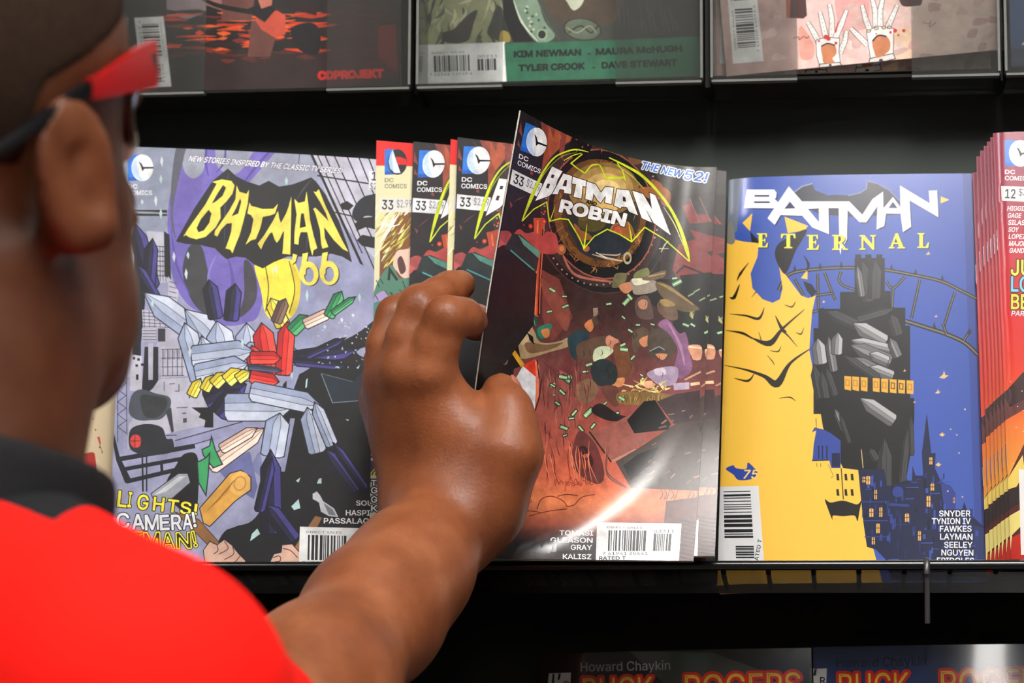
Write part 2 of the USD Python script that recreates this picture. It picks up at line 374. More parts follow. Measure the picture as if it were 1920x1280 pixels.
def comic(name, label, S, art, m, base=(30, 30, 34), thick=0.0018, cat_='comic', group=None, staples=False, back=(60, 60, 66), nu=24):
    """a stapled comic or a book: printed front cover (split by what is printed), pages, back cover"""
    t = thing(name, label, cat_, S(np.array(0.5), np.array(0.0)), group)
    by = {}
    for prt, v, f, c in art.build(): by.setdefault(prt, []).append((v, f, c))
    for prt in sorted(by, key=lambda k: PART_ORDER.index(k) if k in PART_ORDER else 99):
        V, F, C, n0 = [], [], [], 0
        for v, f, c in by[prt]:
            V.append(v); F.append(f + n0); C.append(colour(c, v, art.w, art.h)); n0 += len(v)
        V, F, C = np.vstack(V), np.vstack(F), np.vstack(C)
        u, v = V[:, 0] / art.w, V[:, 1] / art.h
        N = S.normal(u, v); P = S(u, v)
        if prt == 'front_cover':
            g, gf, gn = sheet_grid(S, -0.0005, nu)
            F = np.vstack([F, gf + len(P)]); P = np.vstack([P, g]); N = np.vstack([N, gn]); C = np.vstack([C, np.broadcast_to(lin(base), (len(g), 3))])
        part(t, prt, (P, F), m, col=C, normals=N)
    part(t, 'pages', slab(S, -0.0006, -thick + 0.0002, nu), MAT['paper'], smooth=30)
    b = slab(S, -thick + 0.00018, -thick, nu)
    part(t, 'back_cover', b, m, col=np.broadcast_to(lin(back), (len(b.vertices), 3)))
    if staples:
        for v0 in (0.22, 0.72):
            a, b2 = S(np.array(0.0), np.array(v0)), S(np.array(0.0), np.array(v0 + 0.047))
            nn = S.normal(np.array(0.0), np.array(v0)); ex = np.cross(nn, (b2 - a)); ex /= np.linalg.norm(ex)
            part(t, 'staple', tube([a - nn * thick * .5 + ex * .0003, b2 - nn * thick * .5 + ex * .0003], 0.0006, 6), MAT['steel'])
    return t
def px_surf(pl, TL, TR, BR, BL, n=0.0, bend=None):
    ns = n if np.ndim(n) else [n] * 4
    return Surf(*[pl.hit(*p, k) for p, k in zip((TL, TR, BR, BL), ns)], bend)
# ------------------------------------------------------------------ the room
X0, X1, Y0, Y1, ZC = -3.2, 3.6, -4.6, 0.62, CEIL + 0.06
struct('floor', bx(((X0 + X1) / 2, (Y0 + Y1) / 2, -0.05), (X1 - X0, Y1 - Y0, 0.1)), MAT['floor'], 'grey vinyl shop floor')
struct('ceiling', bx(((X0 + X1) / 2, (Y0 + Y1) / 2, ZC + 0.05), (X1 - X0, Y1 - Y0, 0.1)), MAT['ceil'], 'white shop ceiling')
struct('wall_back', bx(((X0 + X1) / 2, Y1 + 0.05, ZC / 2), (X1 - X0 + .2, 0.1, ZC)), MAT['wall'], 'wall behind the comic rack')
struct('wall_front', bx(((X0 + X1) / 2, Y0 - 0.05, ZC / 2), (X1 - X0 + .2, 0.1, ZC)), MAT['wall'], 'wall across the aisle')
struct('wall_left', bx((X0 - 0.05, (Y0 + Y1) / 2, ZC / 2), (0.1, Y1 - Y0, ZC)), MAT['wall'], 'left shop wall')
struct('wall_right', bx((X1 + 0.05, (Y0 + Y1) / 2, ZC / 2), (0.1, Y1 - Y0, ZC)), MAT['wall'], 'right shop wall')
for i, (x, y, lx, ly, s) in enumerate(LAMPS):
    t = thing('ceiling_light', ['tube light on the ceiling straight above the shopper', 'tube light on the ceiling left of the shopper', 'tube light on the ceiling right of the shopper', 'tube light on the ceiling at the far left', 'tube light on the ceiling at the far right', 'tube light on the ceiling behind the camera'][i], 'ceiling light', (x, y, ZC), 'ceiling lights')
    part(t, 'housing', bx((x, y, ZC - 0.012), (lx + 0.05, ly + 0.05, 0.024)), MAT['ceil'])
    part(t, 'diffuser', bx((x, y, ZC - 0.03), (lx, ly, 0.012)), lamp_mat(i, s))

# ------------------------------------------------------------------ the display rack and its wire shelf
def pbox(pl, x0, x1, u0, u1, n0, n1): return bx(pl.at((x0 + x1) / 2, (u0 + u1) / 2, (n0 + n1) / 2), (x1 - x0, u1 - u0, n1 - n0), pl.R)
RX0, RX1 = -0.95, 0.85
rack = thing('display_rack', 'tall dark comic display rack with leaning boards behind the rows of comics', 'display rack', ((RX0 + RX1) / 2, 0.3, 0))
part(rack, 'back_board', pbox(MID, RX0, RX1, -0.001, 0.80, -0.064, -0.056), MAT['panel'], label='dark green grey board behind the comics')
_mb = MID.at(0, -0.02, -0.058); _lb = LOW.at(0, 0.06, -0.03)
part(rack, 'riser_board', bx((0.5 * (RX0 + RX1), _mb[1] + 0.075, (_mb[2] + _lb[2]) / 2), (RX1 - RX0, 0.008, _mb[2] - _lb[2] + 0.02)), MAT['void'])
part(rack, 'low_board', pbox(LOW, RX0, RX1, -0.30, 0.06, -0.034, -0.026), MAT['blackmatte'])
part(rack, 'low_ledge', pbox(LOW, RX0, RX1, -0.288, -0.28, -0.034, 0.03), MAT['blackmatte'])
for x in (RX0 - 0.02, RX1 + 0.02):
    part(rack, 'side_panel', bx((x, 0.28, 1.15), (0.03, 0.56, 2.3)), MAT['blackmatte'])
_l = LOW.at(0, -0.30, 0)
part(rack, 'base_cabinet', bx((0.5 * (RX0 + RX1), 0.28, 0.25), (RX1 - RX0, 0.5, 0.5)), MAT['blackmatte'])
part(rack, 'rear_panel', bx((0.5 * (RX0 + RX1), 0.545, 1.15), (RX1 - RX0, 0.02, 2.3)), MAT['blackmatte'])

ws = thing('wire_shelf', 'black wire shelf with a front rail holding the middle row of comics', 'wire shelf', MID.at(0, -0.004, 0))
RN = 0.006
part(ws, 'front_rail', tube([MID.at(RX0, -0.002, RN), MID.at(0, -0.002, RN), MID.at(RX1, -0.002, RN)], 0.0030, 14), MAT['black'], smooth=60)
part(ws, 'rear_rod', tube([MID.at(RX0, -0.006, -0.047), MID.at(RX1, -0.006, -0.047)], 0.0022, 10), MAT['black'], smooth=60)
x_first = MID.coords(MID.hit(1610, 1060, RN))[0]; step = abs(MID.coords(MID.hit(1525, 1060, RN))[0] - x_first)
for k in range(-29, 9):
    x = x_first + k * step
    if not RX0 + 0.02 < x < RX1 - 0.02: continue
    part(ws, 'wire', tube([MID.at(x, -0.003, RN), MID.at(x, -0.0055, RN - 0.004), MID.at(x, -0.0068, -0.02), MID.at(x, -0.0068, -0.052)], 0.0016, 7), MAT['black'], smooth=60)
part(ws, 'shade_strip', pbox(MID, RX0 + .02, RX1 - .02, -0.018, -0.003, 0.0010, 0.0018), MAT['shade_tint'], label='added dark see-through strip standing in for shade below the front rail')  # added strip, dims the comic bottoms seen below the rail
_h = MID.hit(1738, 1062, RN + 0.004)
part(ws, 'label_hook', cat(tube([_h + [0, 0, 0.002], _h + [0, -0.001, -0.034]], 0.0017, 8), tube([_h + [0, 0.006, 0.003], _h + [0, -0.001, 0.003], _h + [0, -0.002, -0.004]], 0.0019, 8)), MAT['greywire'], smooth=60, label='thin grey hook hanging under the rail')

# ------------------------------------------------------------------ clear holders of the top row
HOLD = [(-215, 206, None, (80, 206)), (214, 768, (214, 384), (613, 768)), (783, 1316, (783, 942), (1155, 1316)), (1335, 1874, (1335, 1495), (1710, 1874)), (1887, 2440, (1887, 2050), (2270, 2440))]
HLAB = ['clear acrylic holder at the far left of the top row, beside the shopper\'s head', 'clear acrylic holder with the dark red-lettered book, behind the sunglasses', 'clear acrylic holder with the green-banded book', 'clear acrylic holder with the two pink comics', 'clear acrylic holder with the dark blue book at the right edge']
FN, BN = 0.014, -0.040
for (a, b, lw, rw), lab in zip(HOLD, HLAB):
    xa, xb = (TOP.coords(TOP.hit(p, 165, FN))[0] for p in (a, b))
    t = thing('book_holder', lab, 'book holder', TOP.at((xa + xb) / 2, 0, 0), 'clear holders of the top row')
    part(t, 'back_plate', pbox(TOP, xa, xb, 0, 0.30, BN, BN + 0.002), MAT['acrylic'])
    part(t, 'bottom_plate', pbox(TOP, xa, xb, -0.002, 0, BN, FN), MAT['acrylic'])
    for x in (xa, xb): part(t, 'side_panel', pbox(TOP, x - 0.001, x + 0.001, -0.002, 0.29, BN, FN + 0.002), MAT['acrylic_edge'] if False else MAT['acrylic'])
    for w in (lw, rw):
        if w is None: continue
        wa, wb = (TOP.coords(TOP.hit(p, 165, FN))[0] for p in w)
        part(t, 'front_panel', pbox(TOP, wa, wb, -0.002, 0.22, FN, FN + 0.002), MAT['acrylic'])
        part(t, 'front_lip', pbox(TOP, wa, wb, -0.003, -0.0015, FN - 0.004, FN + 0.003), MAT['acrylic_edge'], label='bright bottom edge of the front panel')
        xe = wa if w is lw else wb
        part(t, 'edge_strip', pbox(TOP, xe - 0.0008, xe + 0.0008, 0, 0.22, FN + 0.0018, FN + 0.0028), MAT['acrylic_edge'], label='polished outer edge of the front panel')

for (a, b), lab in zip(((206, 214), (768, 783), (1316, 1335), (1874, 1887)), ('thin black divider added against stray light left of the holder with the red-lettered book', 'thin black divider added against stray light between the red-lettered book and the green-banded book', 'thin black divider added against stray light between the green-banded book and the pink comics', 'thin black divider added against stray light right of the pink comics')):
    xa, xb = (TOP.coords(TOP.hit(p, 165, FN))[0] for p in (a, b))  # black plates added to stop light leaking through the gaps onto the board
    t = thing('light_blocker', lab, 'blocker', TOP.at((xa + xb) / 2, 0, 0), 'added light blockers between the clear holders')
    part(t, 'blocker_plate', pbox(TOP, xa + .0016, xb - .0016, 0, 0.26, -0.040, FN - .012), MAT['blackmatte']); part(t, 'foot', pbox(TOP, xa + .0016, xb - .0016, -.003, 0, -0.040, FN - .012), MAT['blackmatte'])
# ------------------------------------------------------------------ sheets of the middle row
bow = lambda a: (lambda u, v: a * np.sin(np.pi * np.clip(u, 0, 1)))
SF = {}
SF['lilac'] = px_surf(MID, (236, 271), (726, 300), (722, 1060), (203, 1060), 0.0, lambda u, v: 0.003 * np.sin(np.pi * u) - 0.004 * v * v * (1 - u))
SF['cream'] = px_surf(MID, (706, 263), (1192, 305), (1188, 1059), (692, 1060), 0.0006)
SF['cave_a'] = px_surf(MID, (775, 265), (1262, 314), (1252, 1057), (752, 1058), 0.0028)
SF['cream_b'] = px_surf(MID, (845, 261), (1326, 326), (1325, 1056), (822, 1057), 0.0050)
def curl(v): return 0.019 * np.clip(1 - v / 0.42, 0, 1.5) ** 2
def lift(u, v):
    uc = 0.33 + 0.67 * (1 - np.exp(-np.clip(v, -.1, 2) / 0.16)); d = np.clip(uc - u, 0, 2); return (0.085 + 0.03 * v) * (.74 * d ** 2 + .26 * d ** 3)
def lifted(px, py, u, v):
    w = float(lift(np.array(u), np.array(v))); return MID.hit(px, py, 0.0100 + w + float(curl(np.array(v)))) - MID.n * (w + float(curl(np.array(v))))
SF['cave_b'] = px_surf(MID, (858, 257), (1362, 321), (1343, 1053), (834, 1057), 0.0076, lambda u, v: curl(v))
SF['held'] = Surf(lifted(978, 207, 0., 1.), lifted(1344, 313, 1., 1.), lifted(1300, 1051, 1., 0.), lifted(862, 1043, 0., 0.), lambda u, v: lift(u, v) + curl(v))
SF['blue'] = px_surf(MID, (1366, 333), (1832, 325), (1858, 1092), (1344, 1095), (-.036, -.036, -.034, -.034), lambda u, v: -0.0045 * np.where(u < 0, 1 - u / .06, np.exp(-np.maximum(u, 0) / 0.06)) + 0.002 * np.sin(np.pi * u))
SF['tan'] = px_surf(MID, (-245, 285), (238, 290), (206, 1085), (-290, 1085), -0.022)
_rt = [(1862, 248), (1857, 256), (1851, 264), (1845, 272), (1838, 281), (1831, 292), (1824, 322)]
_rb = [1896, 1888, 1880, 1873, 1866, 1858, 1850]
for k in range(7):
    SF[f'red{k}'] = px_surf(MID, _rt[k], (_rt[k][0] + 490, _rt[k][1] - 12), (_rb[k] + 516, 1044 + 4 * k), (_rb[k], 1053 + 5 * k), -0.0005 - 0.0048 * k,
                             lambda u, v: -0.0016 * np.where(u < 0, 1 - u / .02, np.exp(-np.maximum(u, 0) / 0.02)))
BLK, WHT, OFF = (22, 22, 24), (238, 238, 240), (222, 222, 228)

def publisher(A, x, y, w, h, tcol=WHT, letter=WHT, skew=0.0, part='publisher_logo', text=True, lean=0.0, alt=None):
    """the round peeled-letter emblem with its two words; x, y = top left of the blue square in the view's units"""
    T = lambda pts: [(x + px * w + py * h * lean, y + py * h + px * w * skew) for px, py in pts]
    A.poly(T([(0, 0), (.45, 0), (.45, .5), (.8, .97), (0, 1)]), (40, 118, 214), part)
    A.poly(T([(0.02, .86), (.5, .86), (.8, .97), (0, 1)]), (28, 92, 190), part)
    th = np.linspace(-0.5 * np.pi, 1.5 * np.pi, 40)
    if alt:
        ring = [(0.58 + .44 * np.cos(t), .5 + .5 * np.sin(t)) for t in th]
        A.poly(T(ring), alt, part)
        A.poly(T([(.5, .30), (.72, .30), (.98, .40), (1.03, .62), (.74, .60), (.62, .62)]), (214, 30, 30), part)
        A.poly(T([(.36, 0.02), (.24, .22), (.18, .48), (.24, .75), (.45, .93), (.72, .93), (.55, .5)]), grad((0, (150, 190, 235)), (1, (245, 248, 252)), axis='u') if False else (222, 232, 246), part)
        A.poly(T([(.36, 0.02), (.24, .22), (.18, .48), (.24, .75), (.42, .9), (.36, .6), (.33, .3)]), (172, 204, 240), part)
    else:
        ring = [(0.60 + .44 * np.cos(t), .5 + .5 * np.sin(t)) for t in th]
        A.poly(T(ring), letter, part)
        A.poly(T([(.38, .05), (.24, .25), (.17, .5), (.24, .78), (.45, .95), (.66, .99), (.5, .8), (.4, .5)]), (190, 212, 242), part)
        A.poly(T([(.44, .26), (.56, .33), (.64, .47), (1.05, .47), (1.05, .53), (.68, .54), (.60, .64), (.53, .42)]), BLK, part)
    if text:
        A.text('DC', T([(0, 1.28)])[0], T([(.40, 1.28)])[0], h * .15, tcol, part)
        A.text('COMICS', T([(0, 1.52)])[0], T([(1.0, 1.52)])[0], h * .16, tcol, part)

# ---- lilac city cover with the yellow title on a dark plate
A = Art().on(SF['lilac']); ART_LILAC = A
A.view(180, 250, 2.845)
A.poly([(-700, -700), (3000, -700), (3000, 4000), (-700, 4000)], (150, 151, 182))
A.poly([(100, 30), (480, 30), (400, 520), (100, 520)], (140, 147, 168))
A.poly([(470, 30), (1160, 30), (1200, 500), (380, 520), (400, 300)], (146, 150, 170))
A.poly([(1140, 60), (1700, 60), (1700, 900), (1260, 420)], (186, 184, 200))
for x0, y0, x1, y1, w in [(1135, 80, 1500, 880, 14), (1210, 90, 1500, 760, 7), (1260, 95, 1510, 640, 7), (1330, 100, 1510, 520, 7), (1395, 110, 1520, 420, 7), (1450, 120, 1540, 360, 7), (1170, 90, 1420, 640, 6), (1180, 225, 1500, 275, 8), (1270, 420, 1500, 470, 7), (1090, 80, 1075, 200, 4)]:
    A.line([(x0, y0), (x1, y1)], w, BLK)
A.poly([(1305, 375), (1340, 360), (1375, 385), (1350, 410), (1310, 405)], BLK)
A.blob([(1370, 410), (1400, 360), (1450, 330), (1530, 330), (1530, 440), (1440, 440), (1400, 470), (1370, 450)], (26, 30, 38))
A.poly([(1380, 480), (1420, 450), (1520, 440), (1520, 520), (1440, 500), (1390, 520)], BLK)
A.poly([(1390, 570), (1420, 540), (1520, 560), (1520, 620), (1420, 600)], BLK)
# purple drapes
A.blob([(480, 50), (620, 45), (650, 180), (760, 210), (880, 45), (990, 45), (880, 190), (790, 300), (780, 420), (900, 720), (870, 960), (800, 1010), (690, 1025), (560, 960), (470, 890), (410, 770), (383, 560), (395, 330)], (112, 98, 178))
A.blob([(478, 95), (500, 70), (575, 70), (585, 140), (565, 210), (520, 240), (480, 215), (462, 160)], (150, 155, 170))
A.blob([(430, 70), (480, 40), (470, 120), (440, 250), (410, 420), (425, 560), (400, 470), (402, 260)], (88, 88, 100))
A.blob([(500, 600), (560, 600), (590, 700), (620, 860), (640, 960), (560, 950), (490, 850), (462, 720)], (58, 58, 62))
A.blob([(790, 680), (840, 720), (860, 850), (830, 930), (760, 980), (790, 860)], (66, 64, 72))
A.taper([(590, 60), (585, 150), (600, 230)], [8, 16, 4], (80, 66, 150)); A.taper([(690, 60), (685, 150), (640, 210)], [6, 12, 3], (70, 58, 140))
A.taper([(960, 60), (860, 170), (790, 260)], [4, 20, 6], (84, 72, 156)); A.taper([(400, 500), (430, 700), (500, 860)], [4, 14, 4], (88, 76, 160))
A.taper([(700, 650), (730, 800), (690, 1000)], [4, 20, 4], (92, 80, 160)); A.taper([(640, 650), (600, 760), (620, 900)], [4, 14, 4], (132, 120, 196))
# skyline, left
A.poly([(180, 408), (380, 408), (380, 440), (180, 440)], BLK); A.poly([(200, 416), (300, 418), (380, 424), (380, 430), (200, 426)], (150, 150, 158))
A.poly([(270, 520), (385, 530), (400, 790), (290, 800)], (184, 182, 198))
for k in range(7): A.line([(292, 600 + 26 * k), (385, 606 + 26 * k)], 5, (60, 60, 72)); A.line([(296 + 15 * k, 600), (298 + 15 * k, 790)], 3.5, (60, 60, 72))
A.poly([(362, 520), (392, 540), (400, 780), (365, 760)], BLK)
A.poly([(150, 560), (215, 560), (200, 950), (190, 1300), (150, 1300)], (178, 176, 194))
A.poly([(205, 560), (250, 560), (262, 900), (240, 1120), (240, 1290), (190, 1290), (195, 940)], (24, 24, 32))
A.poly([(245, 940), (350, 950), (420, 1060), (250, 1030)], (182, 180, 198)); A.poly([(385, 760), (440, 840), (430, 920), (385, 880)], (182, 180, 198))
for k in range(5): A.line([(390, 790 + 26 * k), (430, 800 + 26 * k)], 4, (70, 70, 82))
for k in range(5): A.line([(248, 955 + 18 * k), (420, 965 + 18 * k)], 4, (70, 70, 82)); A.line([(255 + 28 * k, 945), (258 + 28 * k, 1035)], 3.5, (70, 70, 82))
A.poly([(245, 1040), (320, 1040), (320, 1110), (245, 1110)], (176, 174, 190))
for k in range(4): A.line([(248, 1052 + 16 * k), (320, 1052 + 16 * k)], 4, (70, 70, 82))
A.poly([(325, 1030), (460, 1060), (460, 1280), (325, 1280)], (170, 168, 186)); A.poly([(330, 1040), (370, 1040), (370, 1110), (330, 1110)], (50, 50, 60))
A.line([(370, 900), (470, 1060)], 5, BLK)
A.view(180, 650, 2.909)
A.poly([(60, -20), (120, -20), (150, 580), (60, 560)], (146, 148, 180)); A.line([(118, -40), (118, 520)], 4, (50, 50, 62)); A.line([(166, -40), (168, 480)], 4, (50, 50, 62))
zz = [(118 + 46 * (k % 2), -40 + 34 * k) for k in range(16)]; A.line(zz, 4, (50, 50, 62))
A.poly([(185, 40), (250, 50), (250, 240), (185, 240)], (186, 184, 198))
for x, y in [(200, 55), (225, 62), (245, 90), (215, 95), (218, 150)]: A.poly([(x, y), (x + 14, y), (x + 14, y + 14 + (y == 150) * 16), (x, y + 14 + (y == 150) * 16)], BLK)
A.poly([(265, 0), (340, 0), (340, 200), (270, 260), (250, 240)], (30, 30, 38)); A.poly([(285, -20), (312, -20), (310, 180), (286, 180)], (176, 174, 190))
A.poly([(355, 0), (470, 0), (500, 160), (355, 170)], (182, 180, 196))
for k in range(5): A.poly([(366 + 26 * k, 20), (380 + 26 * k, 20), (380 + 26 * k, 70), (366 + 26 * k, 70)], (150, 150, 166)); A.line([(364 + 26 * k, 14), (366 + 26 * k, 158)], 4, (54, 54, 66))
for k in range(4): A.line([(356, 14 + 48 * k), (480, 12 + 48 * k)], 4, (54, 54, 66))
A.poly([(345, 175), (560, 165), (620, 420), (400, 470), (170, 560), (180, 420)], (180, 178, 194))
for x, y, w, h in [(370, 190, 4, 50), (400, 200, 30, 5), (450, 205, 5, 40), (430, 240, 26, 5), (470, 360, 22, 6), (475, 390, 20, 24), (520, 500, 26, 32), (556, 495, 12, 28), (520, 175, 5, 60), (505, 270, 8, 12), (440, 330, 60, 4), (380, 480, 60, 6)]:
    A.poly([(x, y), (x + w, y - 2), (x + w, y + h - 2), (x, y + h)], (70, 70, 84))
A.poly([(520, 330), (640, 330), (640, 440), (590, 440), (596, 400), (560, 385), (570, 365)], BLK)
A.poly([(430, 520), (760, 415), (900, 400), (900, 440), (440, 560)], (140, 142, 176)); A.line([(430, 512), (800, 408)], 6, (54, 54, 66)); A.line([(440, 560), (640, 500)], 5, (54, 54, 66))
# stage platform and lamp
A.poly([(76, 430), (100, 480), (130, 600), (190, 720), (160, 745), (110, 620)], (32, 32, 40))
for a, b, w in [((130, 612), (540, 540), 26), ((150, 668), (520, 600), 22), ((165, 735), (480, 660), 24)]: A.line([a, b], w, (32, 32, 40))
A.line([(356, 620), (360, 680)], 16, (32, 32, 40)); A.line([(252, 560), (256, 790)], 10, (32, 32, 40)); A.line([(276, 560), (276, 790)], 8, (32, 32, 40))
A.blob([(180, 320), (200, 255), (250, 232), (330, 255), (400, 275), (405, 330), (360, 390), (300, 400), (230, 400), (185, 370)], (70, 76, 86)); A.blob([(250, 262), (330, 270), (385, 285), (380, 340), (330, 385), (270, 380), (245, 320)], (50, 52, 56))
A.poly([(380, 350), (410, 330), (425, 460), (412, 470)], (56, 56, 62))
A.blob([(178, 490), (200, 440), (280, 420), (360, 440), (385, 500), (418, 505), (418, 570), (330, 590), (260, 590), (190, 560)], (40, 42, 48)); A.blob([(185, 515), (205, 480), (240, 490), (240, 540), (205, 548)], (214, 66, 62)); A.line([(212, 480), (212, 548)], 4, (60, 40, 42)); A.line([(186, 514), (240, 512)], 4, (60, 40, 42))
# dark right half
A.blob([(1010, 230), (1160, 120), (1400, -60), (1700, -100), (1700, 1300), (640, 1300), (620, 1180), (690, 1020), (760, 980), (870, 930), (1000, 700), (1040, 560)], (24, 24, 27))
A.view(180, 250, 2.845)
A.poly([(1190, 680), (1280, 650), (1420, 700), (1500, 760), (1500, 980), (1380, 920), (1250, 900)], (146, 150, 184))
A.poly([(1100, 700), (1190, 690), (1180, 880), (1140, 1250), (1050, 1290), (1075, 1000)], (146, 150, 184))
A.blob([(1160, 1100), (1220, 1105), (1265, 1160), (1200, 1150)], (150, 152, 180)); A.blob([(1390, 1160), (1450, 1140), (1480, 1190), (1420, 1190)], (150, 152, 180))
A.view(180, 650, 2.909)
A.poly([(1040, 110), (1130, 90), (1075, 240), (1040, 240)], (146, 150, 184)); A.poly([(1060, 390), (1085, 390), (1030, 680), (1000, 680)], (146, 150, 184))
A.poly([(880, 580), (900, 570), (910, 720), (840, 660)], (120, 124, 165)); A.poly([(640, 640), (840, 570), (880, 760), (860, 830), (740, 760)], (104, 108, 158))
A.poly([(1228, 145), (1400, 190), (1460, 130), (1495, 100), (1495, 290), (1290, 305)], (34, 44, 56)); A.line([(1228, 145), (1290, 305), (1480, 290)], 5, (110, 125, 135)); A.line([(1228, 145), (1400, 190)], 5, (80, 92, 104))
A.blob([(480, 585), (540, 580), (560, 640), (560, 760), (540, 900), (450, 880), (380, 760), (440, 640)], (24, 24, 26)); A.poly([(440, 620), (520, 585), (540, 610), (470, 660)], (24, 24, 26))
# clusters of pale crystals, plain stand-ins for the cover's picture
PB, PB2, PB3, NV, NV2 = (176, 186, 210), (150, 162, 192), (200, 208, 226), (40, 36, 84), (66, 60, 128)
def slab_(pts, c=PB, e=(40, 40, 56), w=7): A.poly(pts, c); A.line(list(pts) + [pts[0]], w, e)
def crystal(x0, y0, x1, y1, w, c=PB, c2=PB2, c3=PB3, tip=.22, e=(40, 40, 56), lw=6):
    """a six-sided crystal lying from one point to another: three facets"""
    d = np.array([x1 - x0, y1 - y0], float); L = np.linalg.norm(d); d /= L; n = np.array([-d[1], d[0]]); P0 = np.array([x0, y0], float)
    q = lambda a, b: tuple(P0 + d * a * L + n * b * w / 2)
    A.poly([q(0, -.7), q(.04, -1), q(1 - tip, -1), q(1, .05), q(1 - tip, 1), q(.05, 1), q(0, .6)], c)
    A.poly([q(.01, -.7), q(.04, -1), q(1 - tip, -1), q(1, .05), q(1 - tip * 1.2, -.35), q(.0, -.3)], c2)
    A.poly([q(.0, .25), q(1 - tip * 1.1, .3), q(1, .05), q(1 - tip, 1), q(.05, 1)], c3)
    for p in ([q(0, -.3), q(1 - tip * 1.2, -.35), q(1, .05)], [q(0, .25), q(1 - tip * 1.1, .3), q(1, .05)]): A.line(p, lw * .5, e)
    A.line([q(0, -.7), q(.04, -1), q(1 - tip, -1), q(1, .05), q(1 - tip, 1), q(.05, 1), q(0, .6), q(0, -.7)], lw, e)
NVS = dict(c=(38, 36, 66), c2=(24, 22, 38), c3=(70, 64, 136), e=(18, 18, 26))
A.view(180, 250, 2.845)
crystal(300, 830, 205, 480, 90, **NVS); crystal(280, 820, 300, 560, 70, **NVS); crystal(330, 900, 215, 700, 60, **NVS)
crystal(700, 1180, 250, 850, 130); crystal(820, 1300, 470, 940, 150); crystal(560, 1320, 470, 1010, 110)
crystal(720, 1320, 640, 1000, 140); crystal(820, 1320, 800, 1010, 120); crystal(640, 1330, 560, 1080, 90)
crystal(800, 1160, 1120, 1200, 100); crystal(1050, 1200, 1400, 1150, 80, **NVS); crystal(1060, 1215, 1340, 1240, 50, **NVS); crystal(1120, 1190, 1330, 1090, 40, **NVS)
crystal(640, 990, 600, 780, 80, **NVS); crystal(720, 1000, 740, 800, 80, **NVS)
YS = dict(c=(240, 222, 70), c2=(214, 190, 50), c3=(248, 236, 120), e=(30, 28, 20)); RS = dict(c=(226, 44, 40), c2=(180, 30, 34), c3=(236, 76, 64), e=(30, 20, 20)); GS = dict(c=(62, 160, 98), c2=(40, 120, 76), c3=(92, 190, 124), e=(20, 40, 28)); FS = dict(c=(232, 204, 186), c2=(206, 172, 156), c3=(242, 222, 208), e=(60, 44, 44))
A.blob([(845, 700), (900, 688), (1000, 668), (1060, 690), (1092, 800), (1065, 950), (980, 1010), (905, 960), (880, 840)], (240, 222, 70)); A.blob([(1040, 690), (1092, 800), (1065, 950), (1030, 960), (1058, 830)], (216, 194, 56))
A.line([(900, 692), (920, 820), (905, 950)], 5, BLK, curve=True); A.line([(1030, 680), (1060, 830), (1030, 960)], 5, BLK, curve=True); A.poly([(930, 700), (950, 720), (945, 760)], (248, 238, 150))
crystal(1000, 1030, 930, 880, 80, **YS); crystal(960, 1010, 1010, 880, 60, c=(112, 84, 70), c2=(84, 60, 50), c3=(140, 108, 90))
crystal(930, 1290, 880, 1010, 110, **RS); crystal(1000, 1290, 1020, 1000, 90, **RS); crystal(860, 1290, 830, 1130, 80, **RS)
crystal(1040, 1060, 1130, 970, 70, **GS); crystal(1110, 1020, 1260, 950, 60, **FS); crystal(1240, 980, 1310, 840, 60, **GS); crystal(1260, 960, 1385, 870, 36, **GS)
A.view(180, 650, 2.909)
crystal(520, 60, 860, 20, 130); crystal(540, 150, 830, 90, 110)
crystal(840, 60, 1010, 60, 70, **RS); crystal(840, 160, 1000, 190, 70, **RS); crystal(830, 110, 1020, 130, 30, c=(70, 70, 100), c2=(50, 50, 78), c3=(96, 96, 128))
crystal(600, 300, 820, 200, 130, **NVS); crystal(660, 370, 780, 230, 110, **NVS)
crystal(700, 330, 1070, 330, 150); crystal(840, 240, 1230, 320, 110); crystal(960, 600, 1000, 360, 130); crystal(1210, 580, 1150, 330, 100); crystal(1290, 540, 1190, 300, 70)
crystal(960, 1020, 950, 560, 110, **NVS); crystal(890, 900, 960, 600, 60, **NVS); crystal(1080, 1060, 930, 860, 90, **NVS)
crystal(1420, 790, 1250, 560, 80, **NVS); crystal(1470, 780, 1290, 520, 50, **NVS)
for x0, y0, x1, y1, w in [(520, 270, 570, 170, 60), (590, 240, 640, 150, 60), (640, 210, 710, 140, 70), (710, 190, 790, 120, 80), (770, 180, 840, 130, 60)]: crystal(x0, y0, x1, y1, w, tip=.35, **YS)
crystal(620, 660, 920, 440, 90, **FS); crystal(680, 560, 880, 440, 60, **FS)
slab_([(578, 560), (620, 540), (630, 490), (650, 560), (690, 640), (640, 660), (585, 590)], (60, 158, 96)); slab_([(552, 630), (600, 605), (620, 580), (612, 700), (600, 810), (560, 740)], (60, 158, 96))
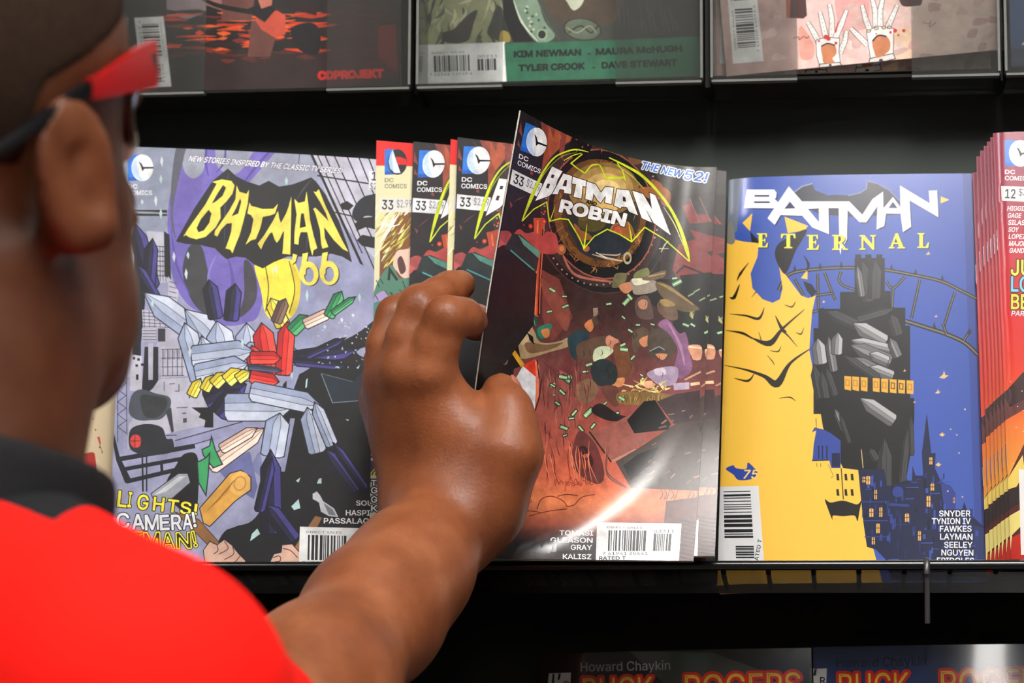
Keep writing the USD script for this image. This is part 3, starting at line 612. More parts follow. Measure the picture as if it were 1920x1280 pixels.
# tools and fists along the bottom
slab_([(300, 800), (450, 690), (500, 690), (515, 740), (400, 840), (330, 870)], (150, 154, 164), w=5); A.poly([(310, 812), (455, 705), (490, 705), (380, 790)], (190, 192, 198))
slab_([(430, 900), (560, 940), (680, 1075), (640, 1110), (540, 1010)], (140, 98, 58), w=4)
slab_([(565, 880), (730, 690), (790, 672), (845, 710), (845, 780), (760, 840), (620, 980), (585, 960)], (214, 158, 70), w=6); A.ell(785, 745, 55, 66, (222, 172, 92), rot=20); A.ell(785, 745, 34, 42, (190, 134, 60), rot=20, hole=.8)
for k in range(9): A.taper([(600 + 14 * k, 900 - 12 * k), (640 + 12 * k, 860 - 14 * k), (680 + 11 * k, 830 - 14 * k)], [1, 5, 1], (150, 100, 40))
slab_([(1180, 800), (1205, 786), (1225, 810), (1240, 840), (1300, 880), (1325, 930), (1270, 925), (1225, 900), (1215, 850), (1180, 830)], (196, 196, 202), w=4); A.poly([(1240, 850), (1290, 885), (1310, 920), (1270, 915)], (120, 122, 130)); slab_([(1195, 920), (1235, 930), (1150, 1100), (1090, 1150), (1070, 1110)], (150, 106, 62), w=4)
slab_([(585, 1110), (620, 1060), (660, 1080), (700, 1050), (740, 1080), (780, 1130), (815, 1165), (810, 1220), (600, 1220)], (214, 172, 152), w=5)
for p in ([(660, 1080), (665, 1110), (640, 1130)], [(700, 1060), (720, 1100), (670, 1130)], [(745, 1090), (750, 1130), (700, 1160)], [(785, 1140), (760, 1170), (720, 1180)]): A.line(p, 5, (90, 60, 54), curve=True)
slab_([(945, 1180), (970, 1130), (1010, 1120), (1015, 1080), (1070, 1075), (1110, 1120), (1120, 1220), (960, 1220)], (214, 172, 152), w=5); A.line([(965, 1150), (1000, 1140), (1005, 1165), (975, 1172)], 5, (70, 46, 42), curve=True); A.line([(1020, 1100), (1060, 1110), (1100, 1150)], 5, (90, 60, 54), curve=True)
for p in ([(1065, 870), (1105, 830), (1115, 880), (1080, 890)], [(850, 1020), (880, 990), (895, 1020), (840, 1060)], [(1215, 720), (1230, 715), (1230, 745), (1205, 745)], [(1090, 730), (1115, 712), (1105, 740)], [(1145, 180), (1155, 170), (1150, 220), (1142, 225)], [(1300, 110), (1320, 105), (1330, 118)], [(1420, 115), (1440, 98), (1430, 120)], [(1360, 395), (1380, 395), (1375, 405)], [(1060, 150), (1075, 135), (1070, 180)]): A.poly(p, (176, 206, 208))
A.view(180, 250, 2.845)
for k, (x, y, l) in enumerate([(350, 120, 60), (345, 220, 50), (318, 330, 60), (345, 400, 60), (245, 350, 30), (1125, 830, 70), (480, 720, 60), (490, 630, 40), (415, 630, 60), (300, 890, 40), (500, 1130, 70), (780, 1090, 60), (720, 1060, 20), (1015, 230, 50), (960, 700, 50), (1405, 850, 50), (1370, 960, 20), (1220, 1020, 24), (1310, 980, 30)]):
    A.poly([(x, y), (x + 9, y + l * .4), (x + 3, y + l), (x - 8, y + l * .5)], [(206, 214, 220), (180, 208, 206)][k % 2]); 
r_ = np.random.default_rng(3)
for k in range(46):
    x, y = r_.uniform(1180, 1480), r_.uniform(980, 1260); A.poly([(x, y), (x + r_.uniform(4, 14), y + r_.uniform(-4, 6)), (x + r_.uniform(2, 8), y + r_.uniform(6, 12))], (200, 200, 210))
# title plate and lettering
A.view(320, 260, 4.572)
A.tag = 'title_lettering'
A.poly([(45, 880), (200, 600), (360, 360), (490, 255), (560, 320), (650, 365), (760, 400), (840, 360), (930, 410), (1050, 390), (1130, 360), (1205, 330), (1250, 370), (1330, 480), (1440, 700), (1520, 920), (1555, 1060), (1470, 1010), (1380, 985), (1250, 1010), (1000, 1010), (880, 1060), (790, 1112), (720, 1080), (640, 1020), (560, 1010), (480, 1032), (440, 1000), (380, 940), (250, 910), (120, 900)], (30, 29, 28))
for p in ([(495, 290), (470, 500), (460, 900)], [(1205, 350), (1140, 430), (1080, 520)], [(1170, 560), (1180, 760), (1160, 960)], [(280, 640), (300, 760)]): A.taper(p, [2, 16, 3], (62, 62, 78))
YL = (238, 222, 92)
def letter(pts, holes=(), c=YL, sh=9, shc=(20, 19, 16), part='title_lettering'):
    A.poly([(x + sh, y + sh * .6) for x, y in pts], shc, part); A.poly(pts, c, part, holes)
letter([(355, 370), (440, 348), (520, 362), (548, 400), (530, 470), (480, 535), (425, 590), (428, 680), (385, 760), (300, 840), (220, 862), (160, 845), (130, 825), (108, 838), (150, 770), (300, 560), (395, 385)],
       [[(450, 395), (475, 420), (445, 490), (385, 540), (352, 556), (400, 470)], [(325, 608), (350, 640), (332, 720), (285, 785), (238, 802), (222, 765), (258, 690)]])
letter([(565, 400), (590, 455), (650, 472), (672, 438), (660, 560), (620, 720), (590, 830), (560, 900), (530, 982), (510, 950), (470, 940), (500, 860), (520, 790), (525, 722), (480, 728), (430, 780), (400, 838), (375, 825), (380, 790), (430, 720), (500, 620), (555, 520)], [[(595, 510), (606, 540), (580, 640), (522, 665), (562, 590)]])
letter([(675, 545), (690, 575), (790, 602), (880, 600), (920, 558), (895, 640), (860, 655), (790, 670), (770, 760), (730, 860), (690, 870), (642, 908), (690, 800), (710, 690), (690, 655), (658, 640)])
letter([(1035, 495), (1032, 700), (1025, 992), (958, 985), (962, 940), (972, 800), (965, 790), (935, 860), (910, 892), (890, 862), (870, 800), (850, 812), (800, 890), (775, 948), (745, 900), (800, 830), (880, 700), (920, 618), (930, 680), (945, 722), (990, 640), (1012, 580)])
letter([(1060, 515), (1095, 550), (1150, 537), (1165, 452), (1180, 560), (1195, 700), (1225, 830), (1257, 938), (1225, 955), (1215, 1003), (1195, 930), (1180, 840), (1170, 800), (1115, 800), (1100, 850), (1095, 908), (1060, 900), (1062, 800), (1080, 650)], [[(1118, 640), (1140, 640), (1160, 752), (1105, 766)]])
letter([(1225, 450), (1245, 460), (1270, 433), (1320, 560), (1400, 730), (1470, 870), (1523, 968), (1475, 945), (1400, 870), (1315, 755), (1322, 850), (1352, 928), (1300, 942), (1290, 900), (1280, 780), (1240, 640), (1222, 600), (1240, 590), (1290, 640), (1352, 705), (1332, 640), (1280, 540)])
letter([(1048, 985), (1085, 996), (1070, 1055), (1038, 1078)])
for cx, cy, tx in ((1185, 1155, 1130), (1358, 1150, 1300)):
    g = shapely.union_all([affinity.translate(affinity.rotate(affinity.scale(Point(0, 0).buffer(1, quad_segs=8), 82, 104), -8), cx, cy).difference(affinity.translate(affinity.scale(Point(0, 0).buffer(1, quad_segs=8), 42, 64), cx, cy + 12)),
                           Polygon([(tx - 20, cy + 10), (tx, cy - 170), (tx + 48, cy - 180), (tx + 30, cy - 60), (tx + 26, cy + 10)])])
    A.add(affinity.translate(g, 9, 6), (20, 19, 16)); A.add(g, YL)
A.text('NEW STORIES INSPIRED BY THE CLASSIC TV SERIES!', (150, 190), (1462, 298), 46, (240, 240, 244), 'tagline_lettering', shear=.35, edge=4, ec=(90, 84, 110))
A.view(180, 250, 2.845)
publisher(A, 168, 112, 132, 142, tcol=(232, 232, 236))
A.poly([(1455, 200), (1560, 205), (1560, 305), (1455, 300)], (206, 206, 212), 'price_box'); A.text('12', (1470, 250), (1530, 253), 45, BLK, 'price_box'); A.text('$2.99', (1462, 298), (1540, 300), 34, BLK, 'price_box', bold=False)
A.view(180, 650, 2.909)
A.tag = 'slogan_lettering'
for ch, x, y in zip('LIGHTS!', (112, 170, 222, 308, 386, 456, 530), (868, 872, 882, 890, 898, 906, 914)):
    w = dict(I=20).get(ch, 20 if ch == '!' else 60); A.text(ch, (x, y), (x + w, y + w * .12), 84 - (x - 112) * .06, (240, 224, 60), edge=5, ec=BLK)
for ch, x, y, w in zip('CAMERA!', (112, 196, 268, 350, 412, 474, 532), (990, 995, 998, 999, 998, 994, 982), (72, 70, 78, 52, 56, 54, 18)): A.text(ch, (x, y), (x + w, y - 3), 80, (230, 230, 234), edge=5, ec=BLK)
for ch, x, y, w in zip('BATMAN!', (90, 150, 210, 262, 360, 440, 536), (1094, 1096, 1098, 1100, 1102, 1100, 1090), (60, 60, 56, 90, 70, 80, 18)):
    g = A.textg(ch, (x, y), (x + w, y - 4), 84); A.add(g.buffer(7), BLK); A.add(g.buffer(3), (236, 220, 60)); A.add(g.buffer(-3.5), (40, 36, 30))
A.tag = 'front_cover'
A.text('SOULE', (1418, 864), (1560, 866), 26, WHT, 'credits_lettering'); A.text('HASPIEL', (1362, 918), (1545, 920), 28, WHT, 'credits_lettering'); A.text('PASSALAQUA', (1242, 962), (1560, 964), 28, WHT, 'credits_lettering')
A.barcode([(1112, 980), (1570, 992), (1570, 1206), (1106, 1202)], bars=(.1, .2, .6, .82), bars2=(.66, .3, .96, .82), d2='01211', seed=4)
A.mm()
T_LILAC = comic('comic', 'lilac comic with a yellow title on a black winged plate, left of the hand', SF['lilac'], A, MAT['matte'], base=(120, 120, 150))
# ---- dark vault cover with white lettering inside a green-yellow outline
A = Art().on(SF['held']); ART_CAVE = A; A.cell = 6.0
A.view(880, 200, 2.783)
A.poly([(-900, -900), (3000, -900), (3000, 4000), (-900, 4000)], (30, 26, 27))
GR = grad((0, (34, 26, 28)), (.05, (52, 38, 40)), (.09, (150, 78, 60)), (.14, (226, 130, 84)), (.2, (214, 104, 74)), (.3, (170, 82, 68)), (.42, (128, 68, 64)), (.52, (92, 52, 50)), (.62, (60, 38, 37)), (.8, (48, 32, 31)))
A.poly([(300, 900), (560, 860), (900, 1000), (1400, 1300), (1400, 3000), (-600, 3000), (-100, 2100), (200, 1600)], GR)
A.poly([(395, 50), (700, 130), (720, 260), (480, 420), (330, 620), (390, 240)], (150, 68, 46)); A.blob([(430, 80), (560, 130), (520, 230), (420, 260)], (176, 86, 58))
A.poly([(700, 130), (1300, 290), (1290, 700), (1050, 760), (800, 400)], (64, 60, 58)); A.poly([(980, 480), (1290, 440), (1290, 900), (1000, 900)], (58, 50, 50))
for p in ([(1090, 720), (1180, 690), (1150, 640), (1290, 680), (1290, 740), (1240, 760), (1285, 800), (1280, 870), (1090, 905), (1060, 850)], [(1110, 520), (1160, 500), (1180, 560), (1240, 560), (1270, 600), (1150, 610)], [(1040, 300), (1080, 340), (1060, 370), (1010, 330)]): A.poly(p, (126, 56, 56))
A.poly([(1100, 880), (1290, 860), (1290, 1300), (1050, 1200)], (30, 30, 29)); A.line([(1080, 870), (1120, 830), (1220, 870)], 10, (30, 26, 28))
for a, b in [((1150, 480), (1200, 600)), ((1200, 470), (1260, 600))]: A.line([a, b], 4, (140, 100, 92))
# vault rings
CX, CY = 690, 560
A.ell(CX, CY, 350, 420, (34, 29, 31), rot=-12); A.ell(CX, CY, 350, 420, (74, 52, 46), rot=-12, hole=.985)
A.ell(CX, CY, 318, 385, (58, 44, 42), rot=-12, hole=.9)
th = np.linspace(0, 2 * np.pi, 56, endpoint=False)
for R, rad, c in ((.88, 5, (168, 132, 118)), (.735, 4, (140, 104, 88))):
    for t in th: A.ell(CX + 350 * R * np.cos(t) * .98 - 24 * np.sin(t), CY + 420 * R * np.sin(t), rad, rad, c)
A.ell(CX, CY, 275, 335, (26, 24, 27), rot=-12); A.ell(CX, CY, 282, 345, (150, 82, 68), rot=-12, hole=.975)
A.ell(CX - 10, CY - 5, 240, 285, (112, 72, 38), rot=-12); A.ell(CX - 5, CY - 5, 205, 250, (70, 50, 34), rot=-12); A.ell(CX, CY, 188, 228, (44, 46, 44), rot=-12)
r_ = np.random.default_rng(11)
for k in range(80):
    t = r_.uniform(.2, 2 * np.pi); R = r_.uniform(.86, 1.08)
    x, y = CX - 10 + 225 * R * np.cos(t), CY + 268 * R * np.sin(t); A.taper([(x, y), (x + r_.uniform(-26, 26), y + r_.uniform(-10, 30)), (x + r_.uniform(-30, 30), y + r_.uniform(0, 44))], [1, 6, 1], [(150, 104, 58), (60, 40, 28), (176, 120, 66)][k % 3])
A.ell(700, 430, 185, 140, (140, 108, 60)); A.ell(705, 425, 150, 112, (176, 142, 80)); A.ell(708, 430, 112, 84, (206, 172, 104)); A.ell(710, 440, 80, 60, (234, 204, 136)); A.ell(712, 500, 74, 60, (214, 176, 104)); A.ell(640, 600, 74, 52, (84, 74, 40)); A.ell(600, 560, 40, 36, (104, 88, 46))
A.ell(780, 650, 46, 46, (150, 74, 52)); A.ell(780, 650, 46, 46, (170, 118, 96), hole=.86); A.ell(782, 648, 26, 24, (196, 92, 60))
A.ell(700, 720, 140, 70, (40, 46, 54)); A.ell(585, 190, 58, 90, (24, 18, 20), rot=20)
for x, y in [(560, 170), (600, 160), (590, 210), (560, 230), (620, 200), (700, 210), (735, 212), (770, 215), (800, 220), (840, 230)]: A.ell(x, y, 5, 5, (120, 92, 84))
A.blob([(830, 260), (880, 240), (900, 290), (850, 300)], (112, 76, 50)); A.poly([(640, 130), (705, 175), (690, 250), (660, 170)], (170, 86, 58)); A.line([(665, 170), (690, 245)], 5, (40, 26, 26))
for p in ([(545, 610), (580, 640), (600, 700), (570, 690)], [(560, 640), (620, 660), (640, 690), (590, 690)], [(880, 430), (960, 420), (1000, 470), (940, 480)], [(780, 610), (830, 600), (860, 660), (820, 690)], [(950, 380), (1000, 400), (1020, 460), (970, 440)], [(1000, 420), (1050, 450), (1040, 520), (1000, 500)]): A.blob(p, (150, 92, 50))
A.taper([(640, 770), (720, 790), (800, 805)], [3, 12, 6], (196, 176, 150)); A.taper([(660, 765), (760, 775), (790, 765)], [2, 9, 4], (180, 160, 140)); A.ell(825, 790, 22, 32, (170, 164, 130), hole=.6); A.ell(610, 740, 18, 16, (170, 96, 60)); A.ell(480, 745, 24, 28, (160, 92, 56)); A.ell(482, 740, 12, 14, (214, 130, 84)); A.taper([(490, 780), (560, 880), (760, 915)], [8, 14, 8], (178, 102, 86)); A.line([(660, 760), (720, 790)], 5, (230, 220, 200))
A.taper([(1000, 760), (1020, 720), (1040, 700)], [3, 8, 3], (190, 190, 170)); A.line([(990, 740), (1040, 740)], 5, (190, 180, 160))
# orange pipe and dark edge strip
A.poly([(-200, -50), (300, 0), (405, 60), (395, 200), (345, 560), (330, 900), (290, 1100), (270, 1300), (-200, 1300)], (33, 29, 32))
A.blob([(300, 640), (345, 700), (330, 960), (280, 1060), (250, 980), (270, 800)], (26, 44, 36)); A.poly([(335, 580), (392, 580), (372, 900), (362, 1095), (325, 1095), (345, 860)], (190, 76, 46)); A.line([(358, 590), (345, 1090)], 8, (230, 120, 84)); A.line([(384, 640), (365, 900), (360, 1090)], 6, (40, 22, 20)); A.line([(392, 600), (372, 900), (366, 1080)], 5, (214, 104, 74))
A.poly([(380, 850), (470, 900), (540, 1100), (430, 1230), (380, 1100)], (122, 62, 56)); A.blob([(370, 900), (420, 930), (520, 1060), (500, 1170), (400, 1000)], (140, 74, 62))
# tumbling figures kept as loose heaps of cloth, notes and crates (plain stand-in)
A.view(960, 480, 4.5725)
def heap(pts, c, part=None): A.blob(pts, c)
heap([(40, 560), (140, 560), (190, 640), (250, 740), (400, 730), (480, 700), (490, 770), (330, 820), (100, 880), (30, 800)], (168, 142, 104)); heap([(60, 600), (130, 600), (150, 700), (80, 760)], (196, 172, 130)); heap([(120, 740), (300, 760), (440, 740), (330, 800), (150, 830)], (120, 90, 64)); A.poly([(110, 640), (180, 690), (190, 760), (150, 720), (140, 680)], BLK)
heap([(60, 490), (150, 470), (215, 540), (210, 700), (290, 700), (230, 640), (170, 560)], (32, 84, 72)); heap([(220, 620), (300, 580), (345, 590), (300, 690), (240, 700)], (52, 120, 100)); heap([(250, 640), (310, 620), (320, 680), (280, 700)], (206, 130, 70)); A.taper([(80, 490), (170, 510), (200, 600)], [3, 10, 3], (92, 170, 140))
heap([(480, 700), (560, 640), (640, 640), (660, 700), (590, 780), (540, 890), (490, 800)], (40, 62, 70)); heap([(620, 590), (680, 540), (700, 600), (670, 650)], (196, 120, 72)); A.poly([(695, 445), (735, 440), (740, 500), (725, 590), (700, 560)], (150, 128, 108)); A.poly([(680, 530), (740, 500), (745, 580), (700, 600)], (86, 62, 52))
heap([(560, 760), (700, 700), (830, 690), (830, 780), (700, 860), (600, 920), (560, 860)], (96, 72, 58)); heap([(810, 690), (880, 680), (920, 740), (870, 790), (810, 760)], (196, 132, 104)); heap([(790, 640), (920, 640), (940, 720), (860, 690)], (70, 52, 48)); heap([(710, 800), (800, 770), (870, 810), (790, 880), (700, 900)], (196, 204, 170))
heap([(870, 770), (960, 760), (1030, 900), (1030, 1010), (930, 1080), (900, 960)], (112, 70, 48)); heap([(850, 1070), (960, 1040), (950, 1110), (880, 1120)], (206, 140, 90)); heap([(690, 920), (800, 880), (900, 960), (880, 1090), (740, 1110), (680, 1020)], (44, 50, 52)); heap([(545, 1120), (660, 1050), (740, 1130), (690, 1240), (580, 1250)], (128, 94, 72)); heap([(760, 1130), (900, 1120), (920, 1270), (860, 1280)], (104, 64, 56))
heap([(865, 210), (890, 150), (980, 150), (975, 210), (930, 260), (860, 270)], (112, 106, 74)); heap([(920, 250), (1020, 220), (1050, 260), (990, 320), (940, 300)], (190, 126, 92)); heap([(1020, 200), (1130, 190), (1240, 220), (1230, 300), (1060, 330), (1030, 270)], (150, 138, 124)); heap([(1030, 195), (1120, 190), (1180, 220), (1060, 250)], (226, 220, 190)); heap([(1060, 140), (1160, 100), (1170, 170), (1050, 190)], (120, 122, 80)); heap([(1120, 190), (1310, 120), (1300, 180), (1180, 210)], (112, 92, 70)); A.line([(1170, 175), (1310, 145)], 12, (170, 150, 96))
heap([(1230, 230), (1330, 240), (1560, 410), (1600, 460), (1440, 470), (1280, 340)], (98, 80, 56)); A.taper([(1250, 230), (1360, 280), (1560, 420)], [4, 30, 8], (160, 132, 76)); heap([(1250, 400), (1330, 360), (1400, 420), (1420, 540), (1330, 540), (1260, 480)], (104, 80, 60)); heap([(1265, 380), (1330, 370), (1400, 420), (1310, 430)], (150, 124, 72)); heap([(1060, 380), (1160, 340), (1210, 480), (1200, 540), (1080, 520)], (92, 72, 66)); heap([(1080, 400), (1120, 370), (1160, 390), (1150, 450), (1100, 450)], (196, 136, 104))
heap([(1040, 650), (1130, 610), (1180, 660), (1160, 740), (1100, 760), (1060, 830), (1030, 760)], (88, 72, 56)); heap([(1090, 720), (1170, 680), (1190, 740), (1130, 780)], (196, 130, 92)); heap([(1180, 640), (1340, 640), (1410, 760), (1330, 880), (1180, 850)], (74, 62, 52)); A.poly([(1180, 810), (1260, 770), (1310, 800), (1240, 830)], (46, 48, 52)); A.line([(1180, 815), (1260, 775), (1310, 805)], 7, (150, 150, 150)); heap([(1230, 840), (1330, 840), (1290, 890)], (206, 136, 96))
heap([(1250, 590), (1330, 540), (1430, 660), (1490, 660), (1530, 850), (1540, 980), (1440, 1050), (1390, 960), (1420, 800), (1340, 660)], (130, 86, 122)); A.taper([(1340, 570), (1440, 760), (1480, 940)], [4, 30, 8], (166, 122, 156)); heap([(1160, 1000), (1300, 950), (1420, 960), (1400, 1090), (1280, 1110), (1200, 1060)], (168, 146, 172)); heap([(1220, 970), (1300, 960), (1320, 1010), (1240, 1020)], (206, 190, 206))
heap([(1510, 770), (1620, 770), (1620, 880), (1560, 890), (1540, 860)], (214, 150, 116)); A.line([(1515, 775), (1625, 790)], 14, (236, 206, 176)); heap([(1655, 800), (1780, 810), (1780, 920), (1690, 910)], (214, 150, 116)); A.line([(1660, 805), (1780, 822)], 14, (236, 206, 176))
for k in range(30):
    t = r_.uniform(0, np.pi); x, y = 1170 + 180 * np.cos(t) * r_.uniform(.3, 1.1), 1170 - 110 * np.sin(t) * r_.uniform(.2, 1.1)
    A.taper([(x, y), (x + r_.uniform(-50, 50), y + r_.uniform(-40, 20)), (x + r_.uniform(-80, 80), y + r_.uniform(-30, 40))], [2, 18, 2], [(222, 206, 120), (190, 160, 84), (238, 226, 160)][k % 3])
heap([(1130, 1080), (1200, 1070), (1210, 1120), (1150, 1130)], (230, 168, 130)); heap([(900, 1180), (1050, 1160), (1380, 1190), (1300, 1260), (950, 1270)], (132, 102, 60))
for k in range(26): x = r_.uniform(930, 1380); A.taper([(x, r_.uniform(1150, 1220)), (x + r_.uniform(-30, 30), 1220), (x + r_.uniform(-60, 60), 1270)], [1, 6, 1], [(90, 66, 36), (186, 156, 90)][k % 2])
A.poly([(1380, 1090), (1520, 1080), (1520, 1140), (1390, 1150)], (176, 158, 180)); A.line([(1530, 1100), (1610, 1088)], 26, (236, 200, 160)); A.line([(1480, 1060), (1620, 990)], 16, (196, 150, 120)); A.line([(1620, 1120), (1760, 1020)], 14, (190, 140, 110)); A.line([(1690, 1140), (1760, 1120)], 24, (236, 200, 160))
def notes(seed, spots, c=((126, 170, 120), (96, 140, 96))):
    r = np.random.default_rng(seed)
    for x, y, s in spots:
        a = r.uniform(-.9, .9); dx, dy = np.cos(a) * s, np.sin(a) * s; w = s * .5
        q = [(x - dx - dy * .45, y - dy + dx * .45), (x + dx - dy * .45, y + dy + dx * .45), (x + dx + dy * .45, y + dy - dx * .45), (x - dx + dy * .45, y - dy - dx * .45)]
        A.poly(q, c[int(r.integers(2))]); A.line([((q[0][0] + q[3][0]) / 2, (q[0][1] + q[3][1]) / 2), ((q[1][0] + q[2][0]) / 2, (q[1][1] + q[2][1]) / 2)], s * .28, (186, 210, 170)); A.line(q + [q[0]], 4, (30, 40, 30))
notes(5, [(345, 290, 30), (450, 345, 22), (458, 430, 30), (320, 475, 24), (830, 410, 24), (980, 390, 40), (1010, 350, 30), (1415, 230, 44), (1395, 190, 24), (955, 525, 20), (1015, 640, 24), (1080, 590, 20), (1205, 585, 20), (960, 800, 36), (950, 760, 26), (1035, 870, 26), (470, 1030, 46), (440, 1050, 30), (465, 1100, 30), (350, 1105, 26), (430, 1170, 30), (390, 1265, 26), (630, 990, 26), (660, 930, 30), (940, 1220, 30), (800, 1260, 20), (1490, 590, 30), (1550, 590, 24), (1670, 650, 26), (1110, 1020, 18), (360, 1190, 16)])
for x, y in [(1630, 370), (1700, 330), (1585, 295), (1750, 410), (1535, 330)]: A.line([(x - 26, y + 14), (x + 26, y - 14)], 12, (140, 160, 120))
for k in range(14): x, y = [(1550, 510), (1690, 550)][k % 2]; A.taper([(x, y + 30), (x + r_.uniform(-30, 30), y - 10), (x + r_.uniform(-40, 40), y - 40)], [1, 6, 1], (170, 170, 110))
for x, y in zip(r_.uniform(540, 1300, 40), r_.uniform(380, 1000, 40)): A.taper([(x, y), (x + 10, y + r_.uniform(10, 50)), (x + r_.uniform(-20, 20), y + 60)], [1, 6, 1], (40, 30, 30))
A.view(880, 640, 2.844)
A.poly([(20, 250), (60, -40), (250, -40), (280, 130), (200, 160), (120, 260), (0, 420)], (22, 19, 20)); A.line([(232, 50), (285, 130)], 24, (218, 160, 40)); heap([(180, 40), (210, 60), (200, 120), (175, 110)], (150, 110, 70))
A.poly([(285, 130), (350, 95), (358, 170), (352, 330), (345, 420), (352, 470), (300, 380), (230, 230)], (224, 222, 228)); A.poly([(285, 130), (350, 92), (356, 190)], (220, 58, 30)); A.poly([(352, 95), (372, 130), (370, 290), (356, 330)], (226, 118, 86)); A.line([(362, 100), (372, 200)], 5, (40, 20, 20)); A.line([(350, 470), (345, 390), (372, 300), (385, 200)], 7, (70, 28, 28))
for k in range(60):
    x, y = r_.uniform(390, 640), r_.uniform(80, 640); A.taper([(x, y), (x + r_.uniform(-6, 14), y + r_.uniform(20, 70)), (x + r_.uniform(-10, 24), y + r_.uniform(70, 130))], [1, 5, 1], [(98, 42, 44), (178, 98, 82), (80, 36, 40)][k % 3])
A.blob([(385, 100), (480, 150), (520, 60), (560, 160), (470, 190), (440, 160)], (110, 52, 52)); A.poly([(480, 150), (520, 170), (530, 250), (490, 280)], (158, 82, 76))
notes(9, [(515, 200, 28), (500, 190, 24), (445, 235, 16), (495, 270, 20), (470, 330, 16), (560, 380, 20), (545, 410, 16), (635, 380, 30), (660, 450, 18), (595, 465, 20), (610, 500, 18), (505, 460, 22), (510, 500, 14), (780, 385, 20), (720, 350, 16), (740, 370, 14)])
A.blob([(650, 370), (700, 330), (800, 390), (880, 400), (800, 425), (720, 415)], (40, 34, 34)); A.poly([(620, 490), (780, 430), (980, 320), (1060, 400), (890, 560), (760, 640)], (150, 88, 78)); A.poly([(840, 420), (930, 320), (990, 312), (1075, 440), (1060, 470), (880, 490)], (22, 20, 22)); A.line([(640, 480), (755, 640), (890, 570)], 8, (52, 26, 30)); A.line([(760, 640), (890, 575)], 14, (190, 130, 110))
A.poly([(780, 640), (900, 570), (1100, 440), (1230, 300), (1300, 260), (1300, 800), (860, 780)], (72, 58, 54)); A.poly([(820, 660), (900, 600), (1010, 560), (960, 660), (860, 740)], (34, 30, 32)); A.poly([(1000, 320), (1100, 280), (1230, 260), (1230, 420), (1090, 440)], (64, 48, 50))
for k in range(34): x, y = r_.uniform(880, 1290), r_.uniform(360, 760); A.line([(x, y), (x + r_.uniform(10, 40), y - r_.uniform(4, 26))], r_.uniform(3, 9), [(36, 30, 32), (120, 92, 82), (150, 110, 96)][k % 3])
for R in (90, 110, 140): A.taper([(690 + R * .4, 560), (735, 640 + R * .5), (800 + R * .3, 740 + R * .3)], [3, 8, 3], [(178, 116, 96), (120, 70, 64)][R > 100])
A.blob([(545, 640), (570, 500), (610, 480), (680, 560), (720, 700), (690, 760), (600, 720)], (104, 54, 52)); A.blob([(580, 580), (620, 560), (660, 640), (630, 690)], (60, 34, 36)); A.ell(622, 610, 14, 12, (196, 104, 74))
for k in range(24): x = r_.uniform(390, 700); A.taper([(x, r_.uniform(520, 600)), (x + r_.uniform(-10, 30), 640), (x + r_.uniform(0, 60), 760)], [1, 6, 1], [(126, 52, 46), (230, 130, 96)][k % 2])
for k in range(16): x = r_.uniform(440, 640); A.line([(x, 740 + r_.uniform(0, 60)), (x + 10, 730 + r_.uniform(-10, 40)), (x + 24, 760)], 4, (150, 66, 50), curve=True)
for p in ([(300, 930), (310, 905), (345, 905), (380, 912)], [(360, 895), (385, 840), (440, 825), (500, 850), (520, 880)], [(470, 825), (520, 815), (580, 822)], [(520, 880), (560, 870), (600, 830), (670, 815)], [(320, 930), (420, 905), (520, 892)]): A.line(p, 5, (120, 50, 36), curve=True)
A.ell(322, 850, 12, 12, (150, 66, 48), hole=.6)
A.poly([(1050, 850), (1300, 820), (1300, 1300), (1000, 1300)], (90, 50, 48)); 
for k in range(12): A.line([(1120, 950 + 22 * k), (1320, 990 + 22 * k)], 10, (40, 34, 36))
for k in range(14): x = r_.uniform(1000, 1290); A.taper([(x, 840), (x + 14, 810), (x + r_.uniform(-30, 40), 770)], [6, 4, 1], (90, 44, 44))
# left strip as the flat copies show it
A.on(SF['cave_b']).view(690, 250, 5.8185)
for p in ([(1130, 70), (1200, 150), (1160, 110)], [(1210, 60), (1290, 80), (1335, 240), (1250, 150)], [(1330, 75), (1410, 80), (1400, 200)], [(1460, 110), (1560, 110), (1560, 400), (1500, 330), (1490, 210), (1500, 150)], [(990, 150), (1030, 300), (980, 260)], [(990, 340), (1030, 420), (985, 400)], [(930, 760), (965, 790), (950, 860), (925, 840)], [(1180, 610), (1215, 615), (1210, 650), (1180, 640)], [(990, 990), (1030, 1020), (1015, 1060)], [(1090, 930), (1170, 880), (1030, 990)], [(1380, 590), (1420, 620), (1400, 660)]): A.poly(p, (132, 62, 56))
A.blob([(1100, 1290), (1150, 1240), (1230, 1260), (1330, 1220), (1420, 1240), (1480, 1180), (1600, 1200), (1600, 1400), (1040, 1420)], (178, 70, 66)); A.blob([(930, 1340), (1040, 1300), (1100, 1400), (960, 1460)], (168, 76, 76))
for x, y, s in [(1270, 1175, 26), (1425, 1085, 26), (1335, 1110, 14), (1190, 1185, 8), (1420, 980, 14), (1380, 1000, 9)]: A.ell(x, y, s, s, (200, 44, 30)); A.ell(x, y, s * .5, s * .5, (240, 110, 80))
A.view(680, 180, 2.462)
A.poly([(480, 725), (520, 720), (625, 770), (622, 860), (540, 830), (450, 800)], (36, 46, 48)); A.poly([(505, 722), (625, 768), (625, 800), (540, 760)], (84, 146, 130)); A.poly([(395, 870), (470, 800), (625, 870), (640, 1100), (520, 1300), (200, 1300)], (27, 28, 31)); A.line([(480, 800), (610, 858)], 7, (70, 150, 150))
A.poly([(400, 750), (450, 780), (420, 810), (390, 810)], (196, 90, 90))
A.view(690, 250, 5.8185)
publisher(A, 1045, 140, 282, 300, skew=.03, lean=-.06)
